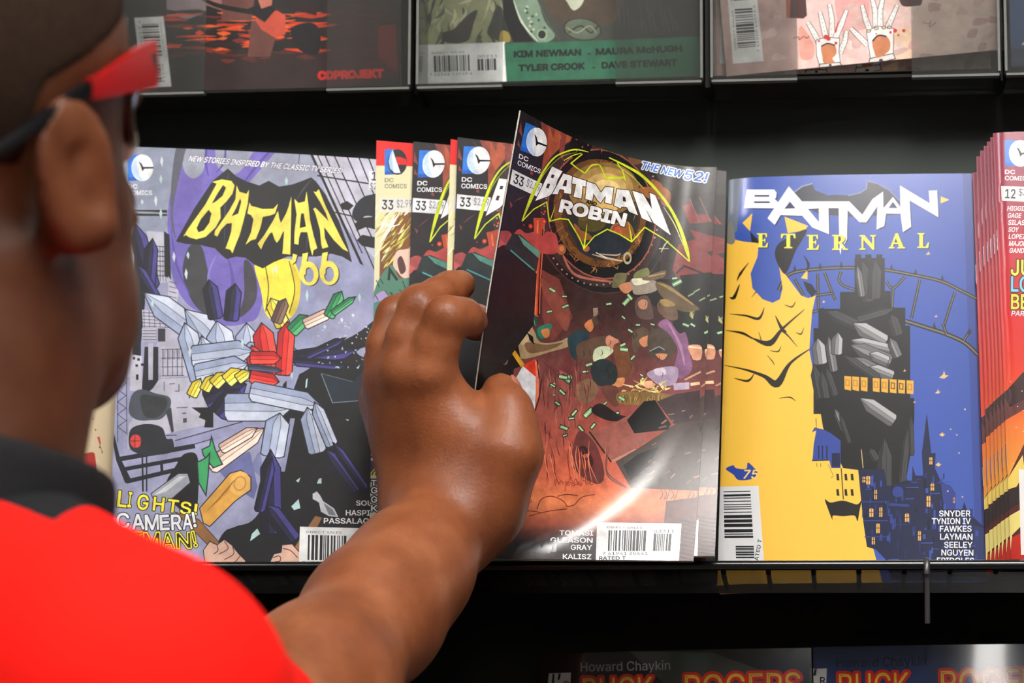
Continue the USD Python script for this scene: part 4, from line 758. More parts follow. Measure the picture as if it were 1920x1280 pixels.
A.poly([(972, 662), (1340, 700), (1330, 852), (965, 818)], (226, 226, 228), 'price_box'); A.text('33', (1000, 792), (1118, 800), 96, (24, 24, 28), 'price_box'); A.text('$2.99', (1152, 780), (1316, 792), 78, (96, 96, 104), 'price_box', bold=False)
# emblem outline, lettering
A.on(SF['held']).view(960, 250, 4.923)
A.tag = 'title_lettering'
GY = (206, 220, 40)
A.taper([(90, 812), (180, 590), (280, 370), (390, 225), (510, 165), (600, 150), (708, 172)], [6, 34, 20, 14, 14, 16, 4], GY)
A.taper([(200, 560), (300, 370), (420, 240), (520, 190), (600, 180)], [3, 8, 6, 5, 2], (150, 165, 30))
A.line([(480, 250), (560, 205), (640, 182)], 8, GY, curve=True)
A.line([(650, 190), (545, 275), (600, 320), (672, 368)], 12, GY); A.line([(672, 368), (730, 300), (760, 290), (815, 300), (865, 418)], 12, GY, curve=True); A.line([(865, 412), (1045, 408)], 20, GY); A.line([(1048, 436), (1020, 340), (970, 270)], 10, GY)
A.taper([(895, 222), (1050, 300), (1200, 390), (1340, 530), (1460, 690), (1550, 870), (1610, 1060), (1642, 1188)], [8, 20, 26, 24, 24, 30, 38, 4], GY)
A.taper([(960, 290), (1100, 390), (1220, 510)], [4, 9, 3], (190, 200, 70)); A.taper([(1400, 680), (1500, 840), (1580, 1030)], [2, 8, 3], (250, 246, 150))
A.line([(1635, 1180), (1560, 1112), (1400, 972), (1225, 866), (1105, 1000), (990, 930), (880, 884), (760, 950), (664, 1062), (620, 960), (520, 794), (440, 786), (346, 812), (320, 634), (200, 700), (95, 808)], 11, GY)
A.taper([(694, 830), (680, 940), (664, 1060)], [2, 12, 18], GY, curve=False); A.taper([(1075, 820), (1095, 920), (1105, 1000)], [2, 12, 14], GY, curve=False); A.taper([(395, 680), (350, 812)], [2, 10], GY, curve=False)
BW, BE = (238, 238, 238), (60, 34, 28)
for pts, holes in [([(370, 305), (465, 350), (420, 430), (405, 480), (385, 540), (340, 578), (215, 622), (290, 470)], [[(368, 376), (392, 386), (380, 416), (358, 406)], [(330, 460), (352, 469), (336, 511), (312, 500)]]),
                   ([(475, 370), (556, 394), (545, 560), (480, 548), (482, 520), (440, 513), (422, 562), (372, 560)], [[(488, 430), (508, 432), (502, 490), (466, 485)]]),
                   ([(562, 400), (692, 440), (682, 492), (652, 486), (640, 602), (568, 584), (592, 470), (554, 462)], []),
                   ([(692, 445), (770, 470), (822, 548), (862, 492), (938, 500), (918, 652), (858, 640), (866, 572), (818, 640), (786, 612), (752, 552), (742, 622), (676, 606)], []),
                   ([(970, 514), (1080, 525), (1162, 756), (1082, 722), (1062, 682), (1012, 675), (1002, 692), (942, 664)], [[(1022, 580), (1046, 590), (1052, 632), (1024, 626)]]),
                   ([(1110, 528), (1210, 560), (1292, 700), (1270, 548), (1322, 570), (1466, 940), (1306, 824), (1225, 680), (1292, 822), (1198, 782)], [])]:
    A.add(valid(Polygon(pts)).buffer(7, join_style='mitre'), BE); A.poly(pts, BW, holes=holes)
_g = A.textg('ROBIN', (436, 718), (1036, 852), 106); A.add(_g.buffer(13), BE); A.add(_g.buffer(6), BW); A.text('AND', (682, 644), (778, 666), 28, (36, 24, 14), edge=2, ec=(36, 24, 14))
A.text('THE NEW', (1180, 322), (1560, 408), 66, (58, 110, 196), 'tagline_lettering', shear=.2, edge=9, ec=(226, 234, 246)); A.text('52!', (1580, 420), (1790, 450), 84, (58, 110, 196), 'tagline_lettering', shear=.2, edge=10, ec=(226, 234, 246))
A.tag = 'front_cover'
A.view(880, 900, 4.0)
for tx, a, b in [('TOMASI', (675, 412), (930, 414)), ('GLEASON', (608, 466), (925, 468)), ('GRAY', (760, 520), (920, 522)), ('KALISZ', (700, 590), (915, 592))]: A.text(tx, a, b, 36, WHT, 'credits_lettering')
A.barcode([(958, 316), (1592, 324), (1572, 602), (948, 606)], bars=(.14, .2, .62, .74), bars2=(.68, .28, .92, .74), bot='RATED T', seed=8)
A.mm()
def bare(c1, art=None): return c1

# ---- cream and red cover
A = Art().on(SF['cream']); ART_CREAM = A
A.view(690, 250, 5.8185)
A.poly([(-300, -300), (4000, -300), (4000, 6000), (-300, 6000)], (226, 220, 178))
A.poly([(300, 850), (4000, 820), (4000, 6000), (60, 6000), (130, 1280), (260, 1000)], grad((0, (60, 40, 40)), (.3, (90, 60, 60)), (.62, (108, 62, 34)), (.75, (130, 82, 44))))
A.poly([(-300, -300), (4000, -300), (4000, 420), (-300, 345)], (226, 28, 26))
r_ = np.random.default_rng(21)
for k in range(70):
    x, y = r_.uniform(40, 420), r_.uniform(880, 1500); a = r_.uniform(.6, 1.1); L = r_.uniform(60, 240)
    A.taper([(x, y), (x + L * .5 * np.cos(a), y - L * .5 * np.sin(a)), (x + L * np.cos(a), y - L * np.sin(a))], [2, 18, 2], [(236, 228, 120), (206, 196, 84), (250, 248, 220), (150, 136, 60)][k % 4])
for p in ([(110, 1100), (180, 960), (250, 850)], [(170, 1130), (260, 980), (350, 860)], [(130, 1200), (230, 1060), (330, 900)], [(120, 960), (250, 1010), (350, 990)]): A.taper(p, [3, 20, 3], (252, 250, 236))
publisher(A, 182, 172, 240, 280, tcol=(110, 106, 96), alt=(38, 34, 34))
A.poly([(125, 700), (490, 710), (470, 862), (125, 850)], (224, 222, 214), 'price_box'); A.text('33', (152, 826), (276, 830), 100, (24, 24, 28), 'price_box'); A.text('$2.99', (314, 808), (475, 806), 82, (100, 98, 96), 'price_box', bold=False)
A.view(680, 180, 2.462)
A.blob([(140, 780), (155, 720), (190, 708), (240, 715), (240, 830), (190, 840), (160, 810)], (232, 196, 178)); A.blob([(160, 760), (180, 740), (200, 800), (175, 820)], (90, 60, 54))
A.blob([(60, 880), (130, 780), (170, 840), (230, 850), (240, 1000), (40, 1060)], (84, 130, 110)); A.line([(120, 850), (125, 800), (160, 850)], 12, (34, 44, 40)); A.blob([(60, 920), (100, 900), (120, 940), (90, 970), (55, 960)], (170, 150, 200)); A.blob([(50, 960), (100, 950), (110, 1010), (60, 1040)], (74, 130, 120))
for k in range(16): x, y = r_.uniform(30, 230), r_.uniform(840, 1050); A.line([(x, y), (x + 14, y + r_.uniform(10, 40))], 4, (36, 50, 48))
A.view(180, 650, 2.909)
A.poly([(1450, -100), (1530, -100), (1530, 380), (1490, 400)], (60, 70, 72)); A.poly([(1480, 380), (1700, 380), (1700, 600), (1480, 600)], (222, 176, 140))
for k in range(6): A.line([(1480, 420 + 36 * k), (1620, 400 + 40 * k)], 13, [(222, 170, 40), (90, 60, 110)][k > 3])
A.poly([(1480, 620), (1700, 620), (1700, 700), (1480, 700)], (74, 48, 92)); 
for k in range(20): x = r_.uniform(1480, 1600); A.taper([(x, 720), (x + 10, 690), (x + r_.uniform(0, 40), 650 + r_.uniform(0, 40))], [6, 5, 1], (226, 216, 60))
A.poly([(1480, 700), (1900, 700), (1900, 930), (1480, 930)], (206, 200, 168))
for tx, y in (('TOMASI', 758), ('GLEASON', 798), ('GRAY', 848), ('KALISZ', 896)): A.text(tx, (1500, y), (1500 + 34 * len(tx), y + 2), 32, WHT, 'credits_lettering', edge=7, ec=(40, 40, 44))
A.poly([(1480, 920), (2000, 920), (2000, 1300), (1480, 1300)], (220, 218, 210))
A.mm()
comic('comic', 'cream comic with a red top band, its left strip showing right of the lilac comic', SF['cream'], ART_CREAM, MAT['print'], base=(140, 120, 80))
T_CAVE = comic('comic', 'dark vault comic, the narrow strip between the two cream and red comics', SF['cave_a'], ART_CAVE, MAT['painted'])
comic('comic', 'cream and red comic of which only a thin sliver shows between dark comics', SF['cream_b'], ART_CREAM, MAT['print'], base=(140, 120, 80))
comic('comic', 'flat dark vault comic just behind the one the hand pulls out', SF['cave_b'], ART_CAVE, MAT['painted'])
comic('comic', 'dark vault comic with white lettering, pulled forward and held by the hand', SF['held'], ART_CAVE, MAT['painted'], nu=40)
def dup(t, off, label, group, name='comic', cat_='comic'):
    path = numbered('/World/' + name); x = UsdGeom.Xform.Define(stage, path)
    x.AddTranslateOp().Set(Gf.Vec3d(*map(float, t.loc + off)))
    # reference the parts only: the copy keeps a translation of its own
    x.GetPrim().GetReferences().AddInternalReference(t.path); x.GetPrim().SetInstanceable(True)
    tagp(x.GetPrim(), label, cat_, group)
# ---- blue and amber cover
A = Art().on(SF['blue']); ART_BLUE = A; A.cell = 5.0
A.view(1330, 320, 2.908)
BLU, AMB = (62, 88, 172), (248, 196, 76)
A.poly([(-300, -300), (2500, -300), (2500, 3000), (-300, 3000)], BLU); A.poly([(1380, 0), (1440, 0), (1520, 2300), (1460, 2300)], (56, 76, 154)); A.poly([(1425, -50), (1700, -50), (1700, 2400), (1500, 2400)], (40, 48, 104))
A.poly([(60, 30), (180, 30), (150, 330), (90, 370)], (110, 118, 134))
A.view(1480, 470, 4.413)
def rail_(pts, w): A.line(pts, w + 8, (26, 28, 30), curve=True); A.line(pts, w * .45, (120, 112, 92), curve=True)
rail_([(-90, 330), (0, 195), (250, 150), (540, 140), (800, 160), (1000, 195), (1250, 250), (1420, 330), (1560, 400)], 22); rail_([(960, 580), (1150, 640), (1300, 690), (1450, 760), (1560, 860)], 30)
for p in ([(235, 190), (240, 480)], [(290, 180), (380, 410)], [(220, 370), (360, 350)], [(180, 510), (290, 480)], [(430, 170), (410, 240), (450, 290), (540, 320)], [(800, 250), (860, 310), (960, 210)], [(860, 310), (850, 490)], [(1080, 240), (1010, 560)], [(1370, 340), (1280, 620)], [(1300, 690), (1270, 600)], [(1500, 650), (1440, 750)], [(40, 230), (120, 370)]): rail_(p, 16)
for x, y in [(45, 150), (255, 130), (430, 120), (845, 140), (1045, 180), (1265, 230), (1200, 620), (1490, 670)]: A.poly([(x - 16, y + 20), (x, y - 36), (x + 16, y + 20)], (44, 44, 46))
A.view(1330, 320, 2.908)
A.poly([(60, 370), (90, 362), (180, 385), (270, 395), (262, 470), (225, 560), (235, 640), (290, 700), (345, 720), (385, 700), (400, 640), (380, 520), (440, 600), (500, 680), (540, 695), (580, 680), (560, 770), (550, 900), (545, 980), (560, 1060), (585, 1180), (620, 1320), (700, 1420), (860, 1480), (840, 1560), (850, 1740), (860, 1860), (880, 2010), (960, 2300), (-300, 2300), (-300, 360)], AMB)
A.blob([(70, 362), (95, 320), (120, 270), (140, 380), (110, 400)], (130, 128, 120)); A.poly([(180, 285), (235, 232), (222, 330)], AMB); A.poly([(410, 250), (430, 258), (538, 300), (520, 325), (428, 340)], AMB); A.poly([(500, 585), (535, 538), (535, 592)], AMB); A.poly([(1262, 140), (1308, 158), (1262, 178)], AMB)
A.poly([(222, 330), (240, 350), (290, 400), (230, 388)], BLK); A.blob([(360, 430), (400, 380), (530, 320), (470, 440), (430, 540), (405, 560), (365, 490)], (26, 25, 28)); A.taper([(515, 460), (540, 510), (530, 550)], [2, 16, 2], (22, 24, 40)); A.poly([(510, 600), (560, 620), (585, 660), (560, 690), (530, 650)], (22, 24, 34))
for pts, w in [([(110, 780), (200, 790), (270, 805), (300, 745)], [2, 10, 16, 2]), ([(90, 870), (180, 885), (240, 915), (330, 940), (400, 860), (520, 755)], [2, 14, 8, 34, 14, 3]), ([(80, 1060), (200, 1085), (300, 1120), (370, 1160), (440, 1050), (550, 970)], [2, 10, 20, 44, 16, 4]), ([(135, 1130), (210, 1145), (245, 1105)], [2, 14, 2]), ([(215, 500), (170, 560), (150, 600)], [2, 14, 2]), ([(395, 870), (430, 900), (480, 960)], [12, 8, 2]), ([(330, 980), (375, 985), (390, 955)], [2, 8, 2]), ([(410, 730), (450, 742), (470, 712)], [2, 9, 2]), ([(470, 880), (500, 890), (515, 855)], [2, 8, 2]), ([(380, 1240), (440, 1235), (470, 1255)], [2, 8, 2]), ([(110, 690), (135, 690), (165, 620)], [2, 20, 4]), ([(230, 690), (255, 660)], [2, 6]), ([(315, 1005), (345, 1040), (355, 1060)], [2, 6, 2]), ([(270, 880), (285, 930)], [3, 6]), ([(360, 790), (395, 860), (420, 880)], [3, 20, 10])]: A.taper(pts, w, (40, 34, 26), curve=len(pts) > 2)
# dark stone pinnacle (plain stand-in for the cover's picture)
DK, G1, G2, G3 = (26, 26, 27), (66, 66, 68), (132, 132, 134), (176, 176, 178)
A.view(1480, 470, 4.413)
A.poly([(540, 60), (790, 60), (790, 330), (840, 330), (840, 470), (960, 470), (960, 620), (1000, 620), (1000, 1350), (200, 1350), (200, 640), (240, 640), (240, 480), (420, 480), (420, 340), (540, 340)], DK)
for x in (545, 630, 720): A.poly([(x, 70), (x + 50, 70), (x + 50, 30), (x, 30)], DK)
def rock(x0, y0, x1, y1, w, k=0): crystal(x0, y0, x1, y1, w, c=[G1, G2, G2][k], c2=[(40, 40, 42), G1, (90, 90, 92)][k], c3=[G1, (108, 108, 110), G3][k], tip=.3, e=DK, lw=5)
rock(660, 420, 600, 80, 110, 0); rock(700, 400, 710, 70, 110, 0); rock(600, 380, 560, 110, 60, 1)
rock(560, 620, 300, 500, 90, 0); rock(800, 760, 520, 600, 120, 2); rock(560, 560, 880, 470, 70, 0); rock(900, 700, 840, 520, 90, 0)
rock(260, 940, 230, 720, 110, 2); rock(370, 1000, 320, 700, 70, 1); rock(390, 860, 400, 670, 90, 2)
rock(840, 820, 500, 740, 90, 2); rock(840, 920, 500, 780, 120, 1); rock(820, 920, 660, 850, 90, 2); rock(820, 1040, 520, 880, 90, 1); rock(860, 1040, 660, 960, 90, 2); rock(740, 1060, 440, 860, 70, 0); rock(900, 880, 830, 720, 80, 1)
rock(260, 1240, 200, 930, 80, 0); rock(320, 1340, 260, 980, 70, 0); rock(380, 1200, 300, 960, 60, 0)
for k, x in enumerate([455, 520, 590, 690, 760, 830, 900, 970]):
    y = 1035 + (x - 455) * .07; A.poly([(x, y), (x + 58, y + 4), (x + 56, y + 122 - k), (x + 2, y + 110)], (224, 168, 60)); A.line([(x + 12, y + 30), (x + 40, y + 34), (x + 40, y + 80), (x + 12, y + 76), (x + 12, y + 30)], 7, [(180, 120, 36), (60, 42, 18)][k in (5, 6)])
A.view(1480, 760, 4.266)
A.poly([(230, -60), (1000, -60), (1000, 100), (985, 300), (940, 560), (880, 620), (800, 700), (720, 640), (590, 520), (430, 500), (270, 180)], DK)
rock(840, 130, 560, -60, 110, 2); rock(760, 760, 760, 250, 120, 0); rock(900, 620, 950, 160, 60, 0); rock(700, 440, 640, 340, 60, 0); rock(440, 200, 360, 20, 50, 1); rock(480, 300, 400, 60, 40, 0); rock(980, 400, 970, 60, 40, 0)
A.line([(575, 350), (590, 500)], 6, (206, 180, 120))
# town at the foot
NVY, NVL = (26, 32, 66), (44, 62, 136)
A.poly([(195, 310), (215, 200), (180, 215), (200, 175), (270, 190), (330, 220), (410, 280), (410, 500), (335, 500), (320, 440), (185, 440)], (52, 72, 150)); A.line([(213, 100), (216, 180)], 5, NVY)
for x in (235, 265, 300): A.line([(x, 320), (x, 425)], 10, NVY)
A.poly([(340, 380), (405, 380), (405, 490), (340, 490)], NVY); A.line([(180, 440), (320, 436)], 9, NVY)
for x in (375, 440, 490):
    for y in (545, 668): A.poly([(x, y), (x + 20, y), (x + 26, y + 55), (x + 4, y + 52)], (40, 32, 24))
A.line([(415, 500), (432, 750)], 9, (80, 60, 34)); A.line([(220, 460), (222, 490)], 4, BLK); A.line([(250, 462), (252, 492)], 4, BLK); A.line([(310, 470), (350, 560), (330, 575)], 4, (120, 90, 40), curve=True)
A.blob([(285, 750), (330, 775), (430, 760), (540, 790), (576, 760), (560, 850), (545, 925), (520, 880), (430, 885), (350, 880), (345, 915), (310, 830)], (30, 28, 28))
A.poly([(550, 510), (760, 510), (780, 640), (830, 640), (920, 600), (980, 600), (985, 480), (1010, 560), (1070, 560), (1060, 380), (1100, 60), (1135, 380), (1170, 380), (1165, 500), (1210, 600), (1250, 700), (1240, 830), (1380, 830), (1400, 770), (1420, 830), (1480, 900), (1600, 1010), (1660, 1400), (820, 1400), (765, 1225), (690, 1150), (620, 1130), (590, 920)], NVY)
A.poly([(1210, 610), (1290, 640), (1330, 700), (1330, 830), (1240, 830)], (46, 62, 134)); A.poly([(1480, 960), (1560, 980), (1600, 1240), (1480, 1240)], (38, 48, 100))
r_ = np.random.default_rng(31)
for k in range(150):
    x, y = r_.uniform(570, 1500), r_.uniform(540, 1230)
    if y < 820 and x > 1240 or x < 600 + (y - 900) * .5: continue
    w, h = r_.uniform(5, 22), r_.uniform(20, 90)
    if r_.random() < .22: w, h = h * 1.4, 7
    A.poly([(x, y), (x + w, y - 3), (x + w, y + h), (x, y + h)], [NVL, (54, 78, 160), (18, 22, 44), (34, 46, 104)][k % 4])
A.ell(868, 690, 44, 44, NVL); A.poly([(800, 780), (960, 790), (960, 810), (800, 800)], NVL); A.line([(590, 920), (790, 920)], 8, NVL); A.line([(600, 1050), (790, 1050)], 8, NVL); A.line([(580, 770), (760, 770)], 7, NVL)
for x, y, w, h in [(585, 565, 22, 50), (615, 560, 32, 70), (680, 670, 20, 80), (640, 820, 32, 70), (720, 810, 24, 80), (695, 940, 28, 80), (660, 1050, 24, 60), (925, 860, 32, 70), (1030, 1000, 22, 80), (1120, 410, 24, 60), (1130, 620, 28, 60), (1098, 720, 30, 90), (1310, 730, 14, 50)]:
    A.poly([(x, y + 8), (x + w * .5, y), (x + w, y + 8), (x + w, y + h), (x, y + h)], (232, 178, 92)); A.line([(x + w * .5, y), (x + w * .5, y + h)], 5, NVY); A.line([(x, y + h * .5), (x + w, y + h * .5)], 5, NVY)
for x, y in [(1225, 235), (1195, 475)]: A.poly([(x - 26, y), (x, y - 22), (x + 10, y - 5), (x + 24, y - 8), (x, y + 14)], (226, 180, 110))
for x, y in [(1405, 30), (1358, 380), (1340, 235), (1268, 685), (1385, 730), (1290, 190)]: A.ell(x, y, 7, 7, (206, 180, 140))
A.view(1480, 470, 4.413)
for x, y, s in [(1280, 1030, 40), (1230, 1165, 24), (1215, 540, 14), (285, 420, 14), (1150, 20, 20), (955, 990, 14), (1035, 1250, 12)]: A.poly([(x - s, y + s * .5), (x - s * .2, y - s * .2), (x, y - s), (x + s * .3, y), (x + s, y), (x, y + s * .7)], (226, 186, 126))
A.view(1480, 760, 4.266)
for tx, a, b in [('SNYDER', (1198, 886), (1448, 886)), ('TYNION IV', (1140, 947), (1450, 947)), ('FAWKES', (1203, 1008), (1458, 1008)), ('LAYMAN', (1205, 1070), (1465, 1072)), ('SEELEY', (1238, 1136), (1466, 1136)), ('NGUYEN', (1216, 1198), (1472, 1200)), ('FRIDOLFS', (1180, 1262), (1478, 1264))]: A.text(tx, a, b, 46, WHT, 'credits_lettering')
A.view(1330, 700, 2.908)
A.barcode([(268, 612), (298, 1030), (45, 1030), (40, 618)], bars=(.3, .08, .98, .5) if False else (.06, .2, .72, .84), bars2=(.78, .2, .96, .6), seed=14, bot=None, d2=None, digits=None, top=None, bg=(226, 226, 228))
A.text('RATED T', (262, 1040), (286, 905), 20, (50, 50, 54), 'barcode')
A.blob([(90, 520), (130, 500), (145, 515), (200, 520), (210, 485), (245, 515), (262, 545), (230, 575), (160, 580), (130, 550)], (52, 74, 158)); A.text('75', (182, 572), (262, 572), 46, (248, 210, 120), shear=.2)
A.view(1370, 330, 4.174)
A.tag = 'title_lettering'
A.poly([(490, 130), (560, 80), (640, 60), (660, 110), (760, 150), (830, 145), (920, 150), (1010, 130), (1060, 100), (1070, 40), (1150, 60), (1240, 110), (1320, 190), (1340, 300), (980, 320), (700, 300), (560, 230)], (42, 44, 58))
A.line([(490, 130), (560, 80), (640, 58)], 10, (130, 140, 180)); A.line([(1065, 38), (1150, 58), (1240, 108), (1320, 190)], 9, (110, 118, 160)); A.line([(920, 152), (1010, 132), (1060, 100), (1068, 50)], 8, (120, 128, 170))
TW = (236, 238, 242)
LET = [([(125, 105), (340, 105), (360, 132), (355, 168), (345, 180), (372, 205), (365, 245), (330, 252), (105, 250)], [[(188, 148), (302, 148), (302, 161), (186, 161)], [(184, 198), (306, 198), (306, 211), (182, 211)]]),
       ([(455, 80), (560, 200), (605, 258), (770, 455), (640, 402), (560, 310), (390, 305), (345, 382), (288, 330)], [[(464, 198), (508, 252), (420, 256)]]),
       ([(545, 198), (928, 198), (905, 250), (765, 250), (770, 455), (692, 380), (690, 252), (600, 258)], []), ([(845, 245), (915, 245), (910, 495), (890, 532), (850, 470)], []),
       ([(880, 199), (928, 198), (1030, 302), (1110, 180), (1192, 122), (1195, 240), (1216, 292), (1202, 390), (1142, 418), (1148, 235), (1062, 362), (1008, 360), (900, 250)], []),
       ([(1270, 163), (1332, 248), (1332, 294), (1212, 292), (1198, 250)], [[(1270, 200), (1306, 250), (1234, 250)]]), ([(1325, 74), (1558, 214), (1550, 115), (1615, 112), (1626, 322), (1400, 190), (1412, 396), (1348, 438), (1330, 300)], [])]
for pts, holes in LET: A.add(affinity.translate(valid(Polygon(pts)), 8, 9), (30, 40, 86))
for pts, holes in LET: A.poly(pts, TW, holes=holes)
SER = {'E': [[(0, 0), (.75, 0), (.78, .28), (.70, .28), (.62, .08), (.42, .08), (.42, .45), (.55, .45), (.58, .36), (.64, .36), (.64, .64), (.58, .64), (.55, .54), (.42, .54), (.42, .92), (.64, .92), (.76, .68), (.84, .68), (.78, 1), (0, 1), (0, .93), (.14, .9), (.14, .1), (0, .07)]],
       'T': [[(0, 0), (1, 0), (1.02, .3), (.93, .3), (.85, .09), (.64, .09), (.64, .9), (.8, .93), (.8, 1), (.22, 1), (.22, .93), (.38, .9), (.38, .09), (.16, .09), (.08, .3), (-.02, .3)]],
       'R': [[(0, 0), (.6, 0), (.78, .1), (.82, .28), (.74, .44), (.6, .51), (.86, .9), (1, .93), (1, 1), (.72, 1), (.42, .55), (.38, .55), (.38, .9), (.52, .93), (.52, 1), (0, 1), (0, .93), (.12, .9), (.12, .1), (0, .07)], [(.38, .09), (.5, .1), (.56, .2), (.54, .38), (.46, .46), (.38, .46)]],
       'N': [[(0, 0), (.3, 0), (.78, .62), (.78, .1), (.66, .07), (.66, 0), (1, 0), (1, .07), (.9, .1), (.9, 1), (.8, 1), (.24, .3), (.24, .9), (.36, .93), (.36, 1), (0, 1), (0, .93), (.13, .9), (.13, .1), (0, .07)]],
       'A': [[(.42, 0), (.56, 0), (.9, .9), (1, .93), (1, 1), (.54, 1), (.54, .93), (.64, .9), (.57, .7), (.3, .7), (.23, .9), (.34, .93), (.34, 1), (0, 1), (0, .93), (.1, .9)], [(.43, .3), (.54, .61), (.33, .61)]],
       'L': [[(0, 0), (.5, 0), (.5, .07), (.4, .1), (.4, .92), (.6, .92), (.76, .64), (.84, .64), (.78, 1), (0, 1), (0, .93), (.14, .9), (.14, .1), (0, .07)]]}
for ch, x, y, w, h in [('E', 205, 448, 104, 110), ('T', 395, 452, 110, 112), ('E', 598, 460, 112, 116), ('R', 795, 460, 122, 118), ('N', 1008, 462, 128, 114), ('A', 1238, 448, 126, 118), ('L', 1462, 446, 108, 116)]:
    q = [[(x + a * w, y + b * h) for a, b in r] for r in SER[ch]]
    A.add(affinity.translate(valid(Polygon(q[0])), 7, 7), (24, 30, 60)); A.poly(q[0], (244, 230, 70), holes=q[1:])
A.taper([(862, 540), (858, 580), (860, 612)], [16, 12, 2], TW, curve=False)
A.mm()
T_BLUE = comic('comic', 'blue and amber comic with white and yellow title lettering, right of the held comic', SF['blue'], ART_BLUE, MAT['print'], base=(60, 80, 150))

# ---- red comics of the stack at the right
A = Art().on(SF['red0']); ART_RED = A
A.view(1780, 230, 3.12)
A.poly([(-400, -300), (4000, -300), (4000, 6000), (-400, 6000)], grad((0, (120, 30, 30)), (.1, (150, 60, 40)), (.2, (226, 150, 60)), (.3, (226, 120, 50)), (.42, (214, 62, 36)), (.55, (206, 34, 34)), (.7, (186, 34, 50)), (.85, (148, 40, 66)), (1, (140, 42, 70))))
publisher(A, 325, 100, 150, 155, skew=.02)
A.poly([(302, 370), (620, 380), (620, 470), (306, 456)], (222, 214, 214), 'price_box'); A.text('12', (326, 440), (386, 442), 52, BLK, 'price_box'); A.text('$3.99', (405, 426), (520, 430), 40, (80, 70, 74), 'price_box', bold=False)
for k, tx in enumerate(('HIGGINS', 'GAGE', 'SILAS', 'SOY', 'LOPEZ', 'MAJORS', 'GANDINI')): A.text(tx, (338 + k * 2, 514 + k * 41), (338 + k * 2 + 19.5 * len(tx), 514 + k * 41 + 2), 27, WHT, 'credits_lettering', shear=.15)
A.tag = 'title_lettering'
for tx, y, c, h in (('JUSTICE', 890, (240, 214, 60), 88), ('LORDS', 985, (120, 196, 226), 86), ('BEYOND', 1088, (240, 206, 60), 84)): A.text(tx, (360, y), (360 + 60 * len(tx), y + 6), h, c, edge=6, ec=(70, 20, 24))
A.text('PART THREE', (362, 1128), (600, 1132), 28, (190, 220, 236), shear=.15)
A.tag = 'front_cover'
A.view(1820, 560, 2.46)
A.poly([(60, 560), (70, 470), (100, 455), (170, 420), (260, 320), (420, 260), (1400, 260), (1400, 500), (300, 480), (160, 560)], (96, 52, 50)); A.poly([(150, 440), (240, 340), (340, 320), (330, 420), (180, 500)], (60, 36, 38))
A.poly([(60, 940), (120, 860), (170, 830), (260, 640), (420, 500), (1400, 400), (1400, 2000), (60, 2000)], (80, 36, 34)); A.poly([(60, 950), (170, 830), (240, 720), (250, 800), (180, 920), (70, 1000)], (226, 196, 96)); A.poly([(60, 1080), (110, 1040), (250, 960), (250, 1030), (190, 1090), (200, 1160), (60, 1180)], (222, 206, 120)); A.poly([(70, 960), (170, 880), (230, 860), (230, 940), (120, 1010), (70, 1060)], (46, 34, 34)); A.poly([(190, 1100), (230, 1080), (260, 1200), (180, 1200)], (180, 40, 30))
r_ = np.random.default_rng(41)
for k in range(40): x, y = r_.uniform(60, 600), r_.uniform(300, 800); A.ell(x, y, 2.5, 2.5, (250, 220, 170))
A.poly([(222, 786), (600, 800), (600, 1180), (232, 1180)], (226, 222, 220), 'barcode')
A.mm()
n_front = None
RL = ['red comic at the right edge, front copy of its stack with the emblem in view'] + ['red comic in the right stack, only its stapled edge showing, ' + w for w in ('next behind the front copy', 'third from the front', 'fourth from the front', 'fifth from the front', 'sixth from the front', 'rearmost at the left')]
for k in range(7): comic('comic', RL[k], SF[f'red{k}'], ART_RED, MAT['print'], base=(150, 40, 50), staples=True, group='red comics stacked at the right', back=(120, 40, 40))

# ---- tan cover at the far left
A = Art().on(SF['tan']); ART_TAN = A
A.view(140, 560, 3.2)
A.poly([(-3000, -2000), (900, -2000), (900, 3000), (-3000, 3000)], (214, 194, 158)); A.poly([(-3000, -2000), (400, -2000), (400, 420), (215, 430), (160, 445), (150, 400), (-3000, 420)], (34, 33, 34))
for p in ([(160, 240), (190, 250), (205, 190)], [(205, 190), (215, 260), (190, 290), (215, 320), (205, 340)], [(150, 235), (185, 230), (215, 280)]): A.taper(p, [2, 10, 2], (196, 180, 130))
A.poly([(160, 400), (225, 410), (225, 430), (160, 420)], (196, 164, 122)); A.poly([(150, 440), (180, 420), (225, 440), (225, 450), (160, 455)], BLK)
A.blob([(-100, 460), (60, 430), (100, 380), (140, 400), (90, 530), (40, 550), (-100, 540)], (170, 44, 38)); A.blob([(95, 400), (130, 375), (158, 395), (160, 440), (130, 510), (100, 525), (90, 460)], (222, 176, 134))
for y in (415, 445, 478): A.line([(100, y), (155, y + 6)], 4, (120, 76, 52))
for x, y in [(110, 720), (85, 752), (125, 786), (165, 920), (150, 890)]: A.ell(x, y, 4, 6, (90, 60, 50))
A.poly([(135, 830), (150, 825), (158, 870), (150, 875)], (190, 60, 50)); A.line([(150, 870), (165, 920)], 4, (150, 60, 50))
A.blob([(-60, 980), (95, 920), (125, 960), (128, 1080), (110, 1110), (60, 1120), (-60, 1110)], (176, 44, 38)); A.blob([(90, 1140), (110, 1100), (160, 1085), (185, 1120), (190, 1180), (150, 1210), (100, 1200)], (224, 180, 136)); A.line([(120, 1130), (140, 1190)], 4, (130, 84, 56)); A.line([(150, 1110), (170, 1180)], 4, (130, 84, 56)); A.line([(95, 1205), (190, 1185)], 8, (170, 40, 34))
A.mm()
T_TAN = comic('comic', 'tan and red comic peeking out between the shopper\'s neck and the lilac comic', SF['tan'], ART_TAN, MAT['print'], base=(150, 130, 100))
